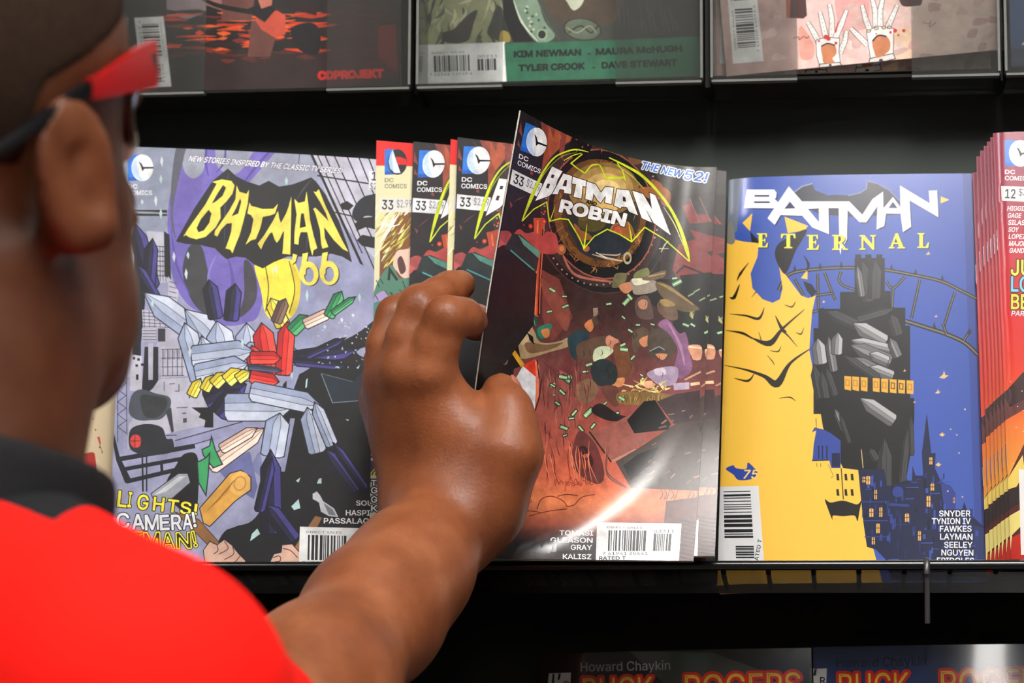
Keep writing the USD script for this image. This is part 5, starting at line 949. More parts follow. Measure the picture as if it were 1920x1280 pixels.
for t, n0, cnt, d, lab, grp in ((T_LILAC, 0.0, 9, .0042, 'lilac comic stacked behind the front lilac copy, only its lower edge showing', 'copies behind the lilac comic'), (T_CAVE, .0, 9, .0046, 'dark vault comic stacked behind, only its lower edge showing under the rail', 'copies behind the vault comics'), (T_BLUE, .0, 5, .0026, 'blue and amber comic stacked behind its front copy, only its edges showing', 'copies behind the blue comic')):
    for k in range(1, cnt + 1):
        dx = (0.004 if t is T_BLUE and k in (1, 3) else 0.0008 * ((k * 7) % 3 - 1))
        dup(t, MID.n * (-d * k - (.004 if t is T_CAVE else 0)) + MID.ex * dx - MID.up * (.0006 * k), lab, grp)

# ------------------------------------------------------------------ books of the top row
def top_book(BL, BR, n, w=170.0, h=262.0):
    P0, P1 = TOP.hit(*BL, n), TOP.hit(*BR, n); ex = P1 - P0; L = np.linalg.norm(ex); up = np.cross(TOP.n, ex / L) * L * h / w
    return Surf(P0 + up, P1 + up, P1, P0)
def book(label, S, fn, m, base, thick=.006, **k):
    A = Art(170, 262).on(S); fn(A); A.mm(); comic('book', label, S, A, m, base=base, thick=thick, cat_='book', back=base, **k)
r_ = np.random.default_rng(51)
def art_ember(A):
    A.view(180, 0, 3.097); A.poly([(-900, -4000), (4000, -4000), (4000, 900), (-900, 900)], (30, 25, 24)); A.poly([(630, 300), (1340, 300), (1340, 900), (630, 900)], (48, 32, 30)); A.poly([(1310, -900), (1740, -900), (1760, 450), (1330, 520)], grad((0, (66, 22, 20)), (.2, (50, 30, 30))))
    A.poly([(410, -400), (630, -400), (640, 70), (540, 110), (410, 90)], (150, 130, 136)); A.poly([(630, -300), (740, -300), (730, 60), (640, 30)], (150, 100, 96)); A.poly([(730, -200), (920, -200), (910, 110), (730, 110)], (110, 70, 64))
    for k in range(110):
        x, y = r_.uniform(410, 1290), r_.uniform(60, 350); L = r_.uniform(50, 240); b = abs(y - 170) / 180
        A.taper([(x - L / 2, y + r_.uniform(-6, 6)), (x, y + r_.uniform(-8, 8)), (x + L / 2, y + r_.uniform(-6, 6))], [2, r_.uniform(8, 34), 2], [(226, 72, 24), (190, 54, 22), (120, 40, 26), (44, 26, 24), (232, 96, 34)][k % 5] if b < .7 else [(84, 36, 30), (50, 30, 28), (110, 44, 34)][k % 3])
    A.poly([(735, 0), (920, 0), (905, 110), (880, 330), (1010, 330), (1050, 200), (950, 120), (735, 120)], (104, 62, 54)); A.poly([(920, 110), (1050, 60), (1100, 90), (1100, 200), (1040, 220), (960, 170)], (196, 76, 54)); A.poly([(860, 60), (1000, 0), (1040, 60), (980, 130), (900, 80)], (20, 16, 18)); A.taper([(560, -40), (700, 30), (900, 70)], [10, 26, 30], (22, 18, 20)); A.poly([(920, -60), (1030, -60), (1020, 30), (960, 50)], (190, 110, 90))
    A.blob([(1130, 170), (1240, 130), (1300, 180), (1290, 310), (1180, 290)], (22, 18, 20)); A.poly([(1120, 0), (1290, 20), (1280, 90), (1150, 60)], (40, 20, 20))
    for k in range(30): x = r_.uniform(1310, 1720); y = r_.uniform(-20, 400); A.taper([(x, y), (x + 60, y - 4), (x + r_.uniform(80, 200), y - 10)], [1, 6, 1], (84, 30, 30))
    A.poly([(1640, 150), (1740, 140), (1755, 430), (1640, 330)], (110, 26, 24))
    A.text('CDPROJEKT', (1292, 460), (1668, 446), 42, (224, 40, 28), 'title_lettering', edge=4, ec=(224, 40, 28))
    A.barcode([(222, 103), (270, 508), (438, 502), (392, 95)][0:1] + [(270, 508), (438, 502), (392, 95)] if False else [(392, 95), (438, 502), (270, 508), (222, 103)], bars=(.1, .2, .6, .78), bars2=(.68, .3, .94, .78), seed=61, digits='7 61568 24', d2='00111')
def art_green(A):
    A.view(740, 0, 3.097); A.poly([(-300, -4000), (3000, -4000), (3000, 900), (-300, 900)], (62, 64, 56)); A.poly([(100, -900), (600, -900), (640, 260), (100, 260)], (150, 152, 112)); A.poly([(1280, -900), (2400, -900), (2400, 300), (1280, 240)], (52, 52, 50))
    for k in range(70):
        x, y = r_.uniform(110, 640), r_.uniform(-60, 240); A.taper([(x, y), (x + r_.uniform(-30, 30), y + 50), (x + r_.uniform(-60, 60), y + r_.uniform(70, 120))], [2, r_.uniform(8, 30), 2], [(196, 196, 156), (84, 92, 66), (46, 54, 42), (132, 140, 104), (176, 180, 150)][k % 5])
    A.blob([(280, 190), (340, 170), (420, 90), (480, 60), (450, 160), (420, 240), (290, 245)], (44, 42, 36)); A.blob([(600, 30), (560, 120), (540, 200), (640, 240), (660, 120)], (40, 46, 38)); A.blob([(620, 180), (660, 190), (670, 240), (610, 240)], (150, 130, 60))
    A.poly([(590, -200), (690, -200), (730, 120), (810, 240), (690, 245), (640, 120)], (18, 18, 18)); A.blob([(685, -60), (800, -60), (870, 120), (930, 210), (850, 250), (780, 200), (720, 80)], (120, 144, 122)); A.taper([(690, 0), (740, 130), (830, 240)], [4, 12, 4], (214, 220, 196)); A.line([(830, 0), (900, 150), (960, 230)], 8, (70, 84, 70), curve=True)
    for k in range(14): A.ell(740 + r_.uniform(0, 90) + k * 4, 40 + k * 11, 8, 8, [(176, 190, 160), (60, 76, 62)][k % 2])
    A.ell(855, 200, 30, 32, (28, 34, 30)); A.ell(855, 200, 30, 32, (150, 170, 140), hole=.75); A.blob([(880, -100), (1280, -100), (1280, 120), (1000, 140), (900, 80)], (74, 60, 46)); A.blob([(960, -60), (1100, -60), (1090, 20), (1040, 60), (1000, 10)], (190, 196, 170))
    A.ell(1090, 170, 110, 62, (92, 104, 86), rot=8); A.ell(1090, 170, 112, 64, (40, 44, 38), rot=8, hole=.92); A.line([(1010, 190), (1080, 150), (1140, 190), (1180, 150)], 10, (44, 50, 42), curve=True); A.line([(1000, 160), (1060, 190), (1130, 150), (1170, 190)], 8, (140, 150, 120), curve=True)
    for k in range(14): A.line([(1300 + 24 * k, r_.uniform(-40, 160)), (1310 + 26 * k, r_.uniform(160, 220))], 5, (76, 76, 72))
    A.poly([(120, 262), (610, 246), (640, 470), (150, 490)], (224, 222, 220), 'barcode'); A.poly([(608, 244), (640, 243), (652, 478), (616, 480)], (238, 238, 236)); A.poly([(636, 252), (1280, 232), (1900, 205), (1900, 470), (650, 480)], (44, 104, 76))
    A.barcode([(150, 270), (604, 252), (612, 478), (160, 492)], bars=(.16, .26, .65, .68), bars2=(.72, .38, .98, .68), seed=71, digits='7 61568 22939 4', d2='00211')
    for tx, a, b in (('KIM NEWMAN', (694, 332), (1082, 320)), ('·', (1120, 318), (1138, 317)), ('MAURA McHUGH', (1170, 318), (1668, 298)), ('TYLER CROOK', (722, 412), (1102, 400)), ('·', (1148, 398), (1164, 397)), ('DAVE STEWART', (1204, 396), (1640, 380))): A.text(tx, a, b, 34 if tx != '·' else 10, (14, 26, 20), 'credits_lettering', edge=2.2, ec=(14, 26, 20))
PINK = (226, 190, 178)
def art_pink(A):
    A.view(1300, 0, 3.097); A.poly([(-600, -4000), (3000, -4000), (3000, 1200), (-600, 1200)], PINK); A.poly([(120, -900), (600, -900), (610, 420), (120, 460)], (186, 152, 146)); A.blob([(620, -300), (900, -300), (1100, 0), (1260, 100), (1260, 380), (900, 380), (640, 400)], (236, 196, 190)); A.blob([(820, 0), (860, -80), (1000, -60), (1020, 80), (960, 240), (860, 180)], (228, 160, 156)); A.blob([(620, 150), (700, 260), (690, 340), (620, 330)], (226, 156, 140)); A.blob([(1160, 200), (1260, 160), (1260, 340), (1170, 320)], (236, 200, 170)); A.poly([(1270, -900), (1800, -900), (1790, 290), (1270, 340)], (202, 176, 166))
    for k in range(60): x, y = r_.uniform(120, 1780), r_.uniform(-60, 380); A.blob([(x, y), (x + r_.uniform(20, 90), y + r_.uniform(-20, 20)), (x + r_.uniform(10, 80), y + r_.uniform(20, 60)), (x - 10, y + 40)], [(232, 200, 190), (214, 172, 164), (240, 212, 202), (206, 168, 160)][k % 4] if x > 600 and x < 1270 else [(190, 160, 152), (176, 142, 138), (204, 176, 166)][k % 3])
    A.poly([(540, -200), (640, -200), (660, 90), (640, 108), (545, 104)], (70, 24, 20)); A.poly([(535, -100), (570, -100), (560, 106), (540, 100)], (160, 80, 50)); A.blob([(1200, -60), (1320, -60), (1326, 20), (1290, 34), (1210, 30)], (60, 18, 16))
    for cx, s, m in ((0, 1, 1), (0, 1, -1)): pass
    def glove(P, palm, strap):
        for f in P: A.taper(f, [26, 34, 36], (60, 44, 42), curve=False); A.taper(f, [18, 27, 30], (238, 234, 230), curve=False)
        A.poly(palm, (238, 234, 230)); A.line(palm + [palm[0]], 4, (60, 44, 42)); A.poly(strap, (226, 216, 210)); A.line(strap + [strap[0]], 5, (50, 36, 36))
        for f in P:
            for t in np.linspace(.1, .9, 6): x, y = (np.array(f[0]) * (1 - t) + np.array(f[-1]) * t); A.ell(x, y, 3, 3, (150, 134, 128))
    glove([[(665, 130), (700, 190), (730, 250)], [(735, 70), (752, 140), (770, 220)], [(790, 25), (805, 110), (805, 220)], [(890, 60), (860, 140), (825, 220)], [(890, 180), (880, 240), (850, 310)]], [(712, 232), (780, 216), (850, 222), (846, 300), (855, 372), (735, 388), (715, 320)], [(735, 372), (850, 362), (862, 378), (730, 395)])
    A.blob([(742, 270), (780, 250), (822, 262), (830, 310), (808, 340), (820, 362), (760, 366), (750, 330)], (204, 126, 82)); A.line([(742, 270), (780, 252), (824, 264)], 8, (50, 34, 32), curve=True)
    glove([[(915, 165), (960, 210), (1010, 260)], [(980, 30), (1000, 110), (1030, 190)], [(1030, -40), (1055, 60), (1060, 160)], [(1105, -30), (1085, 60), (1085, 160)], [(1185, 30), (1150, 110), (1120, 180)]], [(1005, 190), (1060, 150), (1165, 165), (1160, 330), (1110, 360), (1030, 350)], [(1025, 340), (1160, 310), (1174, 340), (1075, 366), (1020, 362)])
    A.blob([(1038, 240), (1070, 208), (1120, 210), (1144, 250), (1132, 300), (1070, 336), (1050, 300)], (204, 126, 82)); A.line([(1040, 240), (1074, 206), (1122, 212)], 10, (40, 28, 26), curve=True)
    for x, y in ((1018, 180), (1063, 165), (1106, 160), (1138, 158)): A.ell(x, y, 14, 10, (70, 56, 40)); A.ell(x, y, 9, 6, (226, 206, 160))
    for x, y, s in ((1145, 188, 8), (1172, 178, 12), (1190, 204, 7), (1222, 178, 10), (1062, 196, 5), (828, 250, 9), (770, 215, 14), (785, 225, 12), (730, 238, 6)): A.ell(x, y, s, s, (206, 40, 40))
    A.taper([(824, 190), (836, 150), (840, 120)], [12, 8, 2], (200, 50, 46)); A.ell(795, 378, 9, 7, (50, 40, 40)); A.ell(1090, 350, 12, 9, (50, 40, 40))
    A.line([(580, 222), (610, 214), (615, 230), (640, 212), (660, 222), (672, 208)], 5, (120, 60, 56), curve=True); A.line([(1330, 130), (1370, 138), (1380, 120), (1372, 156), (1410, 130)], 4, (120, 90, 86), curve=True)
    A.barcode([(230, 370), (186, -180), (352, -190), (408, 355)], bars=(.16, .2, .6, .8), bars2=(.66, .2, .95, .7), seed=81, digits='7 61568 24061 6', d2='03611')
book('dark book in the far left holder of the top row, mostly behind the shopper\'s head', top_book((-330, 206), (196, 188), -.028), lambda A: (A.view(0, 0, 1), A.poly([(-900, -2000), (900, -2000), (900, 900), (-900, 900)], (30, 30, 32)), A.poly([(150, -300), (186, -300), (192, 150), (160, 150)], (70, 66, 62)), A.poly([(100, 48), (180, 48), (184, 60), (104, 60)], (96, 76, 60))), MAT['print'], (30, 30, 32))
book('dark book with orange embers and red lettering behind the sunglasses', top_book((226, 184), (750, 163), -.022), art_ember, MAT['matte'], (40, 34, 32))
book('book with a green band of dark lettering in the middle holder', top_book((793, 157), (1313, 143), -.022), art_green, MAT['matte'], (60, 62, 54))
S2 = top_book((1336, 142), (1858, 127), -.026); S1 = top_book((1362, 143), (1884, 92), -.012)
AP = Art(170, 262).on(S1); art_pink(AP); AP.mm()
comic('book', 'pink comic with two white gloves, the tilted front copy in the right holder', S1, AP, MAT['matte'], base=PINK, thick=.003, cat_='book', group='pink comics in the right holder')
comic('book', 'pink comic with gloves, the straight copy behind the tilted one', S2, AP, MAT['matte'], base=PINK, thick=.003, cat_='book', group='pink comics in the right holder')
book('dark blue book in the holder at the upper right corner', top_book((1896, 124), (2410, 106), -.022), lambda A: (A.view(0, 0, 1), A.poly([(1500, -2000), (3000, -2000), (3000, 900), (1500, 900)], (44, 72, 120)), A.poly([(1880, 92), (3000, 60), (3000, 300), (1880, 300)], (30, 44, 74)), A.poly([(1915, 84), (1924, 74), (1960, 78), (1960, 84)], (220, 224, 230))), MAT['matte'], (40, 60, 100))

# ------------------------------------------------------------------ books of the bottom row
def low_book(label, TL, TR, fn, base):
    P0, P1 = LOW.hit(*TL, 0), LOW.hit(*TR, 0); ex = P1 - P0; L = np.linalg.norm(ex); dn = -np.cross(LOW.n, ex / L) * L * 262 / 170
    S = Surf(P0, P1, P1 + dn, P0 + dn, lambda u, v: .003 * np.sin(np.pi * u) * np.cos(6 * v)); A = Art(170, 262).on(S); fn(A); A.mm(); return comic('book', label, S, A, MAT['slick'], base=base, thick=.008, cat_='book', back=base)
def art_low(A, ox, oy, dark, big):
    A.view(ox, oy, 3.556); A.poly([(-200, -200), (2300, -200), (2300, 4000), (-200, 4000)], (14, 15, 18) if dark else (40, 56, 96))
    if dark: A.poly([(640, 180), (1200, 190), (1500, 300), (1900, 290), (1900, 420), (900, 420)], (60, 62, 60)); A.poly([(1500, 220), (1840, 160), (1840, 420), (1600, 420)], (24, 36, 62)); [A.line([(900 + 24 * k, 200), (930 + 26 * k, 270)], 8, (26, 70, 60)) for k in range(12)]
    A.text('Howard Chaykin', (316, 315), (912, 302), 60, (150, 150, 150) if dark else (24, 26, 34), 'credits_lettering', bold=False)
    A.poly([(105, 328), (250, 322), (244, 460), (90, 460)], (190, 190, 190), 'publisher_logo'); A.poly([(128, 330), (142, 330), (134, 460), (116, 460)], (20, 20, 22), 'publisher_logo'); A.poly([(168, 328), (184, 328), (176, 370), (160, 370)], (20, 20, 22), 'publisher_logo'); A.text('R', (205, 425), (240, 424), 44, (20, 20, 22), 'publisher_logo')
    for tx, a, b in (('BUCK', (330, 520), (800, 510)), ('ROGERS', (1010, 500), (1790, 480))):
        g = A.textg(tx, a, b, 160); A.add(g.buffer(16), (206, 40, 30), 'title_lettering'); A.add(g.buffer(-4), (220, 190, 60), 'title_lettering'); A.add(g.buffer(-12), (190, 34, 28), 'title_lettering')
low_book('dark book with grey author lettering and red title, left one in the bottom row', (1008, 1226), (1521, 1214), lambda A: art_low(A, 1000, 1170, True, 0), (14, 15, 18))
low_book('blue book with a red title in the bottom right corner', (1524, 1213), (2044, 1206), lambda A: art_low(A, 1480, 1162, False, 0), (40, 56, 96))
# ------------------------------------------------------------------ the shopper
def surface_nets(F, org, h):
    """triangles of the zero level of a sampled distance field (negative inside)"""
    s = F < 0; nx, ny, nz = F.shape
    idx = -np.ones((nx - 1, ny - 1, nz - 1), int)
    c = np.zeros((nx - 1, ny - 1, nz - 1), int)
    for a in (0, 1):
        for b in (0, 1):
            for d in (0, 1): c += s[a:nx - 1 + a, b:ny - 1 + b, d:nz - 1 + d]
    act = (c > 0) & (c < 8); I, J, K = np.nonzero(act); idx[I, J, K] = np.arange(len(I))
    acc = np.zeros((len(I), 3)); cnt = np.zeros(len(I))
    offs = [np.array(o) for o in np.ndindex(2, 2, 2)]
    for o in offs:
        for ax in range(3):
            if o[ax]: continue
            q = o.copy(); q[ax] = 1
            f0, f1 = F[I + o[0], J + o[1], K + o[2]], F[I + q[0], J + q[1], K + q[2]]
            m = (f0 < 0) != (f1 < 0); t = f0[m] / (f0[m] - f1[m])
            p = np.repeat(o[None].astype(float), m.sum(), 0); p[:, ax] += t
            acc[m] += p; cnt[m] += 1
    V = (np.stack([I, J, K], 1) + acc / cnt[:, None]) * h + org
    quads = []
    for ax in range(3):
        sl0 = [slice(None)] * 3; sl1 = [slice(None)] * 3; sl0[ax] = slice(0, -1); sl1[ax] = slice(1, None)
        ch = s[tuple(sl0)] != s[tuple(sl1)]; i, j, k = np.nonzero(ch); inside = s[tuple(sl0)][i, j, k]
        b, d = (ax + 1) % 3, (ax + 2) % 3
        P = np.stack([i, j, k], 1)
        ok = (P[:, b] > 0) & (P[:, d] > 0) & (P[:, b] < F.shape[b] - 1) & (P[:, d] < F.shape[d] - 1); P, inside = P[ok], inside[ok]
        def at(ob, od): q = P.copy(); q[:, b] += ob; q[:, d] += od; return idx[q[:, 0], q[:, 1], q[:, 2]]
        Q = np.stack([at(-1, -1), at(0, -1), at(0, 0), at(-1, 0)], 1); Q[~inside] = Q[~inside][:, ::-1]
        quads.append(Q)
    Q = np.vstack(quads)
    return trimesh.Trimesh(V, np.vstack([Q[:, [0, 1, 2]], Q[:, [0, 2, 3]]]), process=False)
def rcone(p, a, b, ra, rb):
    a, b = np.asarray(a, np.float32), np.asarray(b, np.float32); ba = b - a; t = np.clip(((p - a) @ ba) / (ba @ ba), 0, 1)
    return np.linalg.norm(p - a - t[..., None] * ba, axis=-1) - (ra + (rb - ra) * t)
def ellip(p, c, r, R=None):
    q = p - np.asarray(c, np.float32)
    if R is not None: q = q @ np.asarray(R, np.float32)
    r = np.asarray(r, np.float32); k0 = np.linalg.norm(q / r, axis=-1); k1 = np.linalg.norm(q / (r * r), axis=-1)
    return k0 * (k0 - 1) / np.maximum(k1, 1e-6)
def smin(a, b, k): h = np.maximum(k - np.abs(a - b), 0) / k; return np.minimum(a, b) - h * h * k * .25
def smax(a, b, k): return -smin(-a, -b, k)
def chain(p, pts, rr, k=.004):
    d = None
    for i in range(len(pts) - 1):
        e = rcone(p, pts[i], pts[i + 1], rr[i], rr[i + 1]); d = e if d is None else smin(d, e, k)
    return d
def mesh_of(f, lo, hi, h, smooth=6):
    lo, hi = np.asarray(lo, float), np.asarray(hi, float); n = np.ceil((hi - lo) / h).astype(int) + 1
    ax = [np.float32(lo[i]) + np.arange(n[i], dtype=np.float32) * np.float32(h) for i in range(3)]
    F = np.empty(n, np.float32); step = max(1, int(1.5e6 / (n[1] * n[2])))
    for i in range(0, n[0], step):
        g = np.stack(np.meshgrid(ax[0][i:i + step], ax[1], ax[2], indexing='ij'), -1); F[i:i + step] = f(g)
    from scipy.ndimage import gaussian_filter
    from scipy.sparse import coo_matrix, diags
    m = surface_nets(gaussian_filter(F, .8), lo, h)
    if smooth:
        e = m.edges_unique; n_ = len(m.vertices); A_ = coo_matrix((np.ones(len(e)), (e[:, 0], e[:, 1])), (n_, n_)); A_ = (A_ + A_.T).tocsr()
        A_ = diags(1 / np.maximum(np.asarray(A_.sum(1)).ravel(), 1)) @ A_; v = np.array(m.vertices)
        for _ in range(smooth):
            v = v + .5 * (A_ @ v - v); v = v - .51 * (A_ @ v - v)
        m.vertices = v
    return m
HZ, HS = .056, 1.035
def J3(*a): return [W(x, y, z) for x, y, z in a]
def Wh(x, y, z): return W(x, y, z + HZ)
def J3h(*a): return [Wh(x, y, z) for x, y, z in a]
fh = np.array([-math.sin(YAW), math.cos(YAW), 0.0]); rh = _r
# head frame: a = to the person's right, b = the way the face points, c = up
TH = math.radians(31.0)
HB = math.sin(TH) * rh + math.cos(TH) * fh; HA = math.cos(TH) * rh - math.sin(TH) * fh; HC = np.array([0, 0, 1.0])
EAR = W(128, 315, 1.215); HO = EAR - HA * 0.079 + HB * 0.012
HR = np.stack([HA, HB, HC], 1)
def hp(a, b, c): return HO + HA * a + HB * b + HC * c
def to_head(p): return (p - HO.astype(np.float32)) @ HR.astype(np.float32)
def ear_sdf(q, sx):
    t = math.radians(16); f = math.radians(-7)
    # ear axes in the head frame: long axis leans back at its top; the rear rim stands off the head
    L = np.array([0, -math.sin(t), math.cos(t)]); D = np.array([math.sin(f) * sx, -math.cos(f), 0]); D = D - L * (D @ L); D /= np.linalg.norm(D); N = np.cross(L, D) * 1.0
    c = np.array([.083 * sx, -.012, -.002]); p = (q - c.astype(np.float32)) @ np.stack([D, L, N], 1).astype(np.float32)
    x, y, z = p[..., 0], p[..., 1], p[..., 2]
    plate = ellip(p, (0, 0, 0), (.020, .029, .0060))
    k = np.sqrt((x / .0195) ** 2 + (y / .0290) ** 2) + 1e-6; ring = np.sqrt(((k - 1) * .018) ** 2 + z ** 2) - .0036
    e = smin(plate, ring, .004); sgn = -1.0 if (np.cross(L, D) @ np.array([sx, 0, 0])) < 0 else 1.0
    e = smax(e, -ellip(p, (-.003, -.003, .0075 * sgn), (.0130, .017, .0115)), .003)
    e = smax(e, -ellip(p, (.009, .010, .0065 * sgn), (.0045, .014, .0045)), .003)
    e = smin(e, ellip(p, (-.006, -.027, .001), (.0095, .0095, .007)), .005)
    return smin(e, ellip(q, (.076 * sx, -.004, -.004), (.012, .014, .022)), .006)
def head_sdf(p, ears=True, neck=True):
    q = to_head(p)
    d = ellip(q, (0, -.006, .048), (.0765, .099, .088))
    d = smin(d, ellip(q, (0, .032, -.03), (.054, .062, .082)), .025)
    d = smin(d, ellip(q, (0, .045, -.074), (.050, .052, .046)), .03); d = smin(d, ellip(q, (0, .082, -.098), (.024, .02, .018)), .02)
    for sx in (-1, 1):
        d = smin(d, ellip(q, (.034 * sx, .057, -.022), (.015, .020, .020)), .012); d = smin(d, ellip(q, (.048 * sx, .002, -.082), (.016, .030, .034)), .02)
        d = smax(d, -ellip(q, (.031 * sx, .098, .010), (.017, .014, .011)), .010)
    d = smin(d, ellip(q, (0, .084, .030), (.044, .015, .010)), .012)
    d = smin(d, chain(q, [np.array((0, .094, .016)), np.array((0, .112, -.020)), np.array((0, .108, -.030))], [.008, .0125, .011]), .010)
    for sx in (-1, 1): d = smin(d, ellip(q, (.013 * sx, .104, -.028), (.009, .010, .008)), .006)
    d = smin(d, ellip(q, (0, .096, -.056), (.024, .011, .0075)), .006); d = smin(d, ellip(q, (0, .095, -.067), (.020, .011, .008)), .006); d = smax(d, -ellip(q, (0, .109, -.0610), (.024, .010, .0016)), .002)
    if ears:
        for sx in (-1, 1): d = smin(d, ear_sdf(q, sx), .004)
    if neck: d = smin(d, chain(q, [np.array((.006, -.026, -.05)), np.array((.008, -.034, -.13)), np.array((.008, -.04, -.24))], [.060, .069, .084]), .03)
    return d
# skeleton
S_R = W(235, 1335, 1.12); E_R = W(448, 1452, 1.40)
TB = fh * math.cos(math.radians(12)) + rh * math.sin(math.radians(12)); TA = rh * math.cos(math.radians(12)) - fh * math.sin(math.radians(12))
NK = hp(0, -.045, -.20); S_L = NK - TA * .185 - HC * .045
CHEST = NK - HC * .17 + TB * .01; PEL = NK - HC * .54 + TB * .0; PEL[2] = .96
HIPS = [PEL + TA * .09 * s - HC * .04 for s in (-1, 1)]
KN = [h + TB * .02 - HC * .42 for h in HIPS]; AN = [k - TB * .02 - HC * (k[2] - .085) for k in KN]
E_L = S_L - HC * .29 - TA * .05; WR_L = E_L - HC * .22 + TB * .10
WR = W(846, 1000, 1.625)
def arm_R(p):
    d = chain(p, J3((448, 1452, 1.40), (590, 1285, 1.50), (703, 1150, 1.575), (768, 1070, 1.622), (812, 1010, 1.655)), [.042, .0375, .0335, .0300, .0285], .03)
    return smin(smin(d, rcone(p, S_R, E_R, .042, .042), .02), smin(rcone(p, Wh(812, 1010, 1.618), Wh(802, 965, 1.632), .0205, .021), rcone(p, Wh(845, 1000, 1.614), Wh(880, 950, 1.620), .0205, .0215), .01), .02)
FING = dict(index=(((803, 712, 1.612), (820, 645, 1.601), (838, 594, 1.597), (868, 593, 1.606), (893, 604, 1.634), (920, 614, 1.658)), (.0150, .0127, .0119, .0104, .0101, .0090)),
            middle=(((759, 702, 1.622), (764, 632, 1.615), (786, 574, 1.616), (820, 553, 1.628), (843, 541, 1.638), (863, 534, 1.647)), (.0146, .0121, .0117, .0101, .0099, .0091)),
            ring=(((730, 716, 1.637), (724, 648, 1.636), (741, 590, 1.642), (785, 562, 1.662), (815, 553, 1.672)), (.0132, .0113, .0108, .0092, .0085)),
            little=(((719, 752, 1.655), (714, 676, 1.662), (738, 622, 1.680), (765, 602, 1.692)), (.0118, .0096, .0086, .0077)))
def hand_R(p):
    ul, ra = Wh(805, 968, 1.632), Wh(880, 950, 1.620)
    K = {k: J3h(*v[0]) for k, v in FING.items()}
    d = rcone(p, ra, K['index'][0], .021, .0160)
    for k, a, r in (('middle', (ul + ra) / 2, .021), ('ring', ul, .020), ('little', ul, .019)): d = smin(d, rcone(p, a, K[k][0], r, FING[k][1][0] + .001), .014)
    d = smin(d, rcone(p, Wh(872, 930, 1.612), Wh(870, 815, 1.612), .022, .0150), .02)
    d = smin(d, rcone(p, Wh(818, 745, 1.618), Wh(900, 835, 1.612), .0135, .0150), .012)
    fs = []
    for k in ('index', 'middle', 'ring', 'little'):
        f = chain(p, K[k], np.array(FING[k][1]) * HS, .004)
        fs.append(f)
    pal = d
    for f in fs: d = smin(d, smin(pal, f, .009), .003)
    th = chain(p, J3h((905, 945, 1.608), (958, 850, 1.600), (962, 800, 1.604), (955, 768, 1.608), (939, 734, 1.617)), [.0225, .0172, .0135, .0128, .0112], .006)
    d = smin(d, th, .006); d = smin(d, rcone(p, Wh(905, 930, 1.606), Wh(930, 850, 1.604), .020, .016), .02)
    for (x, y, z) in ((806, 700, 1.600), (760, 694, 1.610)): d = smin(d, ellip(p, Wh(x, y, z), (.010, .010, .008)), .012)
    return d
HCEN = Wh(845, 770, 1.62).astype(np.float32)
def arm_and_hand(p):
    d = arm_R(p); m = np.linalg.norm(p - HCEN, axis=-1) < .135
    if m.any(): d[m] = smin(d[m], hand_R(p[m]), .022)
    return d
arm = mesh_of(arm_and_hand, np.min([S_R, E_R], 0) - .085, np.array([.10, -.02, 1.76]) if False else np.max(J3((1010, 520, 1.76), (860, 520, 1.76), (862, 520, 1.60), (1000, 1100, 1.40)) + [E_R], 0) + .035, .0021, 8)
hd = mesh_of(head_sdf, hp(0, 0, 0) - [.145, .165, .345], hp(0, 0, 0) + [.145, .165, .155], .0028, 4)
def torso_sdf(p, g=0.0):
    d = ellip((p - CHEST.astype(np.float32)) @ np.stack([TA, TB, HC], 1).astype(np.float32), (0, 0, 0), (.165 + g, .115 + g, .21 + g))
    d = smin(d, ellip((p - PEL.astype(np.float32)) @ np.stack([TA, TB, HC], 1).astype(np.float32), (0, 0, .03), (.155 + g, .115 + g, .20 + g)), .10)
    d = smin(d, rcone(p, NK + TA * .02 + HC * .012, S_R, .056 + g, .052 + g), .05); d = smin(d, rcone(p, NK - TA * .02, S_L, .058 + g, .058 + g), .05)
    return smin(d, rcone(p, NK - HC * .03, CHEST, .065 + g, .10 + g), .05)
def legs(p, g=0.0):
    d = None
    for s in (0, 1):
        e = chain(p, [HIPS[s], KN[s], AN[s]], [.085 + g, .058 + g, .042 + g], .03); d = e if d is None else smin(d, e, .02)
    return d
def lower(p):
    d = smin(torso_sdf(p, -.012), legs(p), .06); d = smin(d, rcone(p, S_R, E_R, .042, .040), .01); d = smin(d, chain(p, [S_L, E_L, WR_L], [.052, .043, .028], .02), .04)
    WL = WR_L; dn = (WR_L - E_L) / np.linalg.norm(WR_L - E_L); d = smin(d, chain(p, [WL, WL + dn * .05, WL + dn * .09], [.030, .036, .034], .02), .01)
    for k in range(4):
        o = TB * (.028 - .019 * k); d = smin(d, chain(p, [WL + dn * .09 + o, WL + dn * .13 + o * 1.05 + TA * .004, WL + dn * (.165 - .012 * (k == 3) + .006 * (k == 1)) + o + TA * .018], [.0105, .0095, .0078], .004), .004)
    d = smin(d, chain(p, [WL + dn * .03 + TB * .03, WL + dn * .075 + TB * .055, WL + dn * .11 + TB * .058], [.015, .0125, .010], .004), .008)
    for s in (0, 1): d = smin(d, chain(p, [AN[s] - HC * .03, AN[s] - HC * .045 + TB * .13], [.040, .030], .02), .02)
    return d
lo_ = np.min([S_L, S_R, E_R, E_L, WR_L, *AN], 0) - [.18, .18, .09]; hi_ = np.max([S_L, S_R, E_R, NK, *AN], 0) + [.18, .22, .12]; lo_[2] = -.04
bodym = mesh_of(lower, lo_, hi_, .009, 6)
def manif(m): return m3.Manifold(m3.Mesh(np.asarray(m.vertices, np.float32), np.asarray(m.faces, np.uint32)))
try:
    u_ = manif(bodym) + manif(hd) + manif(arm); g_ = u_.to_mesh(); figure = trimesh.Trimesh(np.array(g_.vert_properties[:, :3], float), np.array(g_.tri_verts), process=False)
    if len(figure.faces) < len(arm.faces): raise ValueError
except Exception as e:
    print('union', e); figure = cat(bodym, hd, arm)
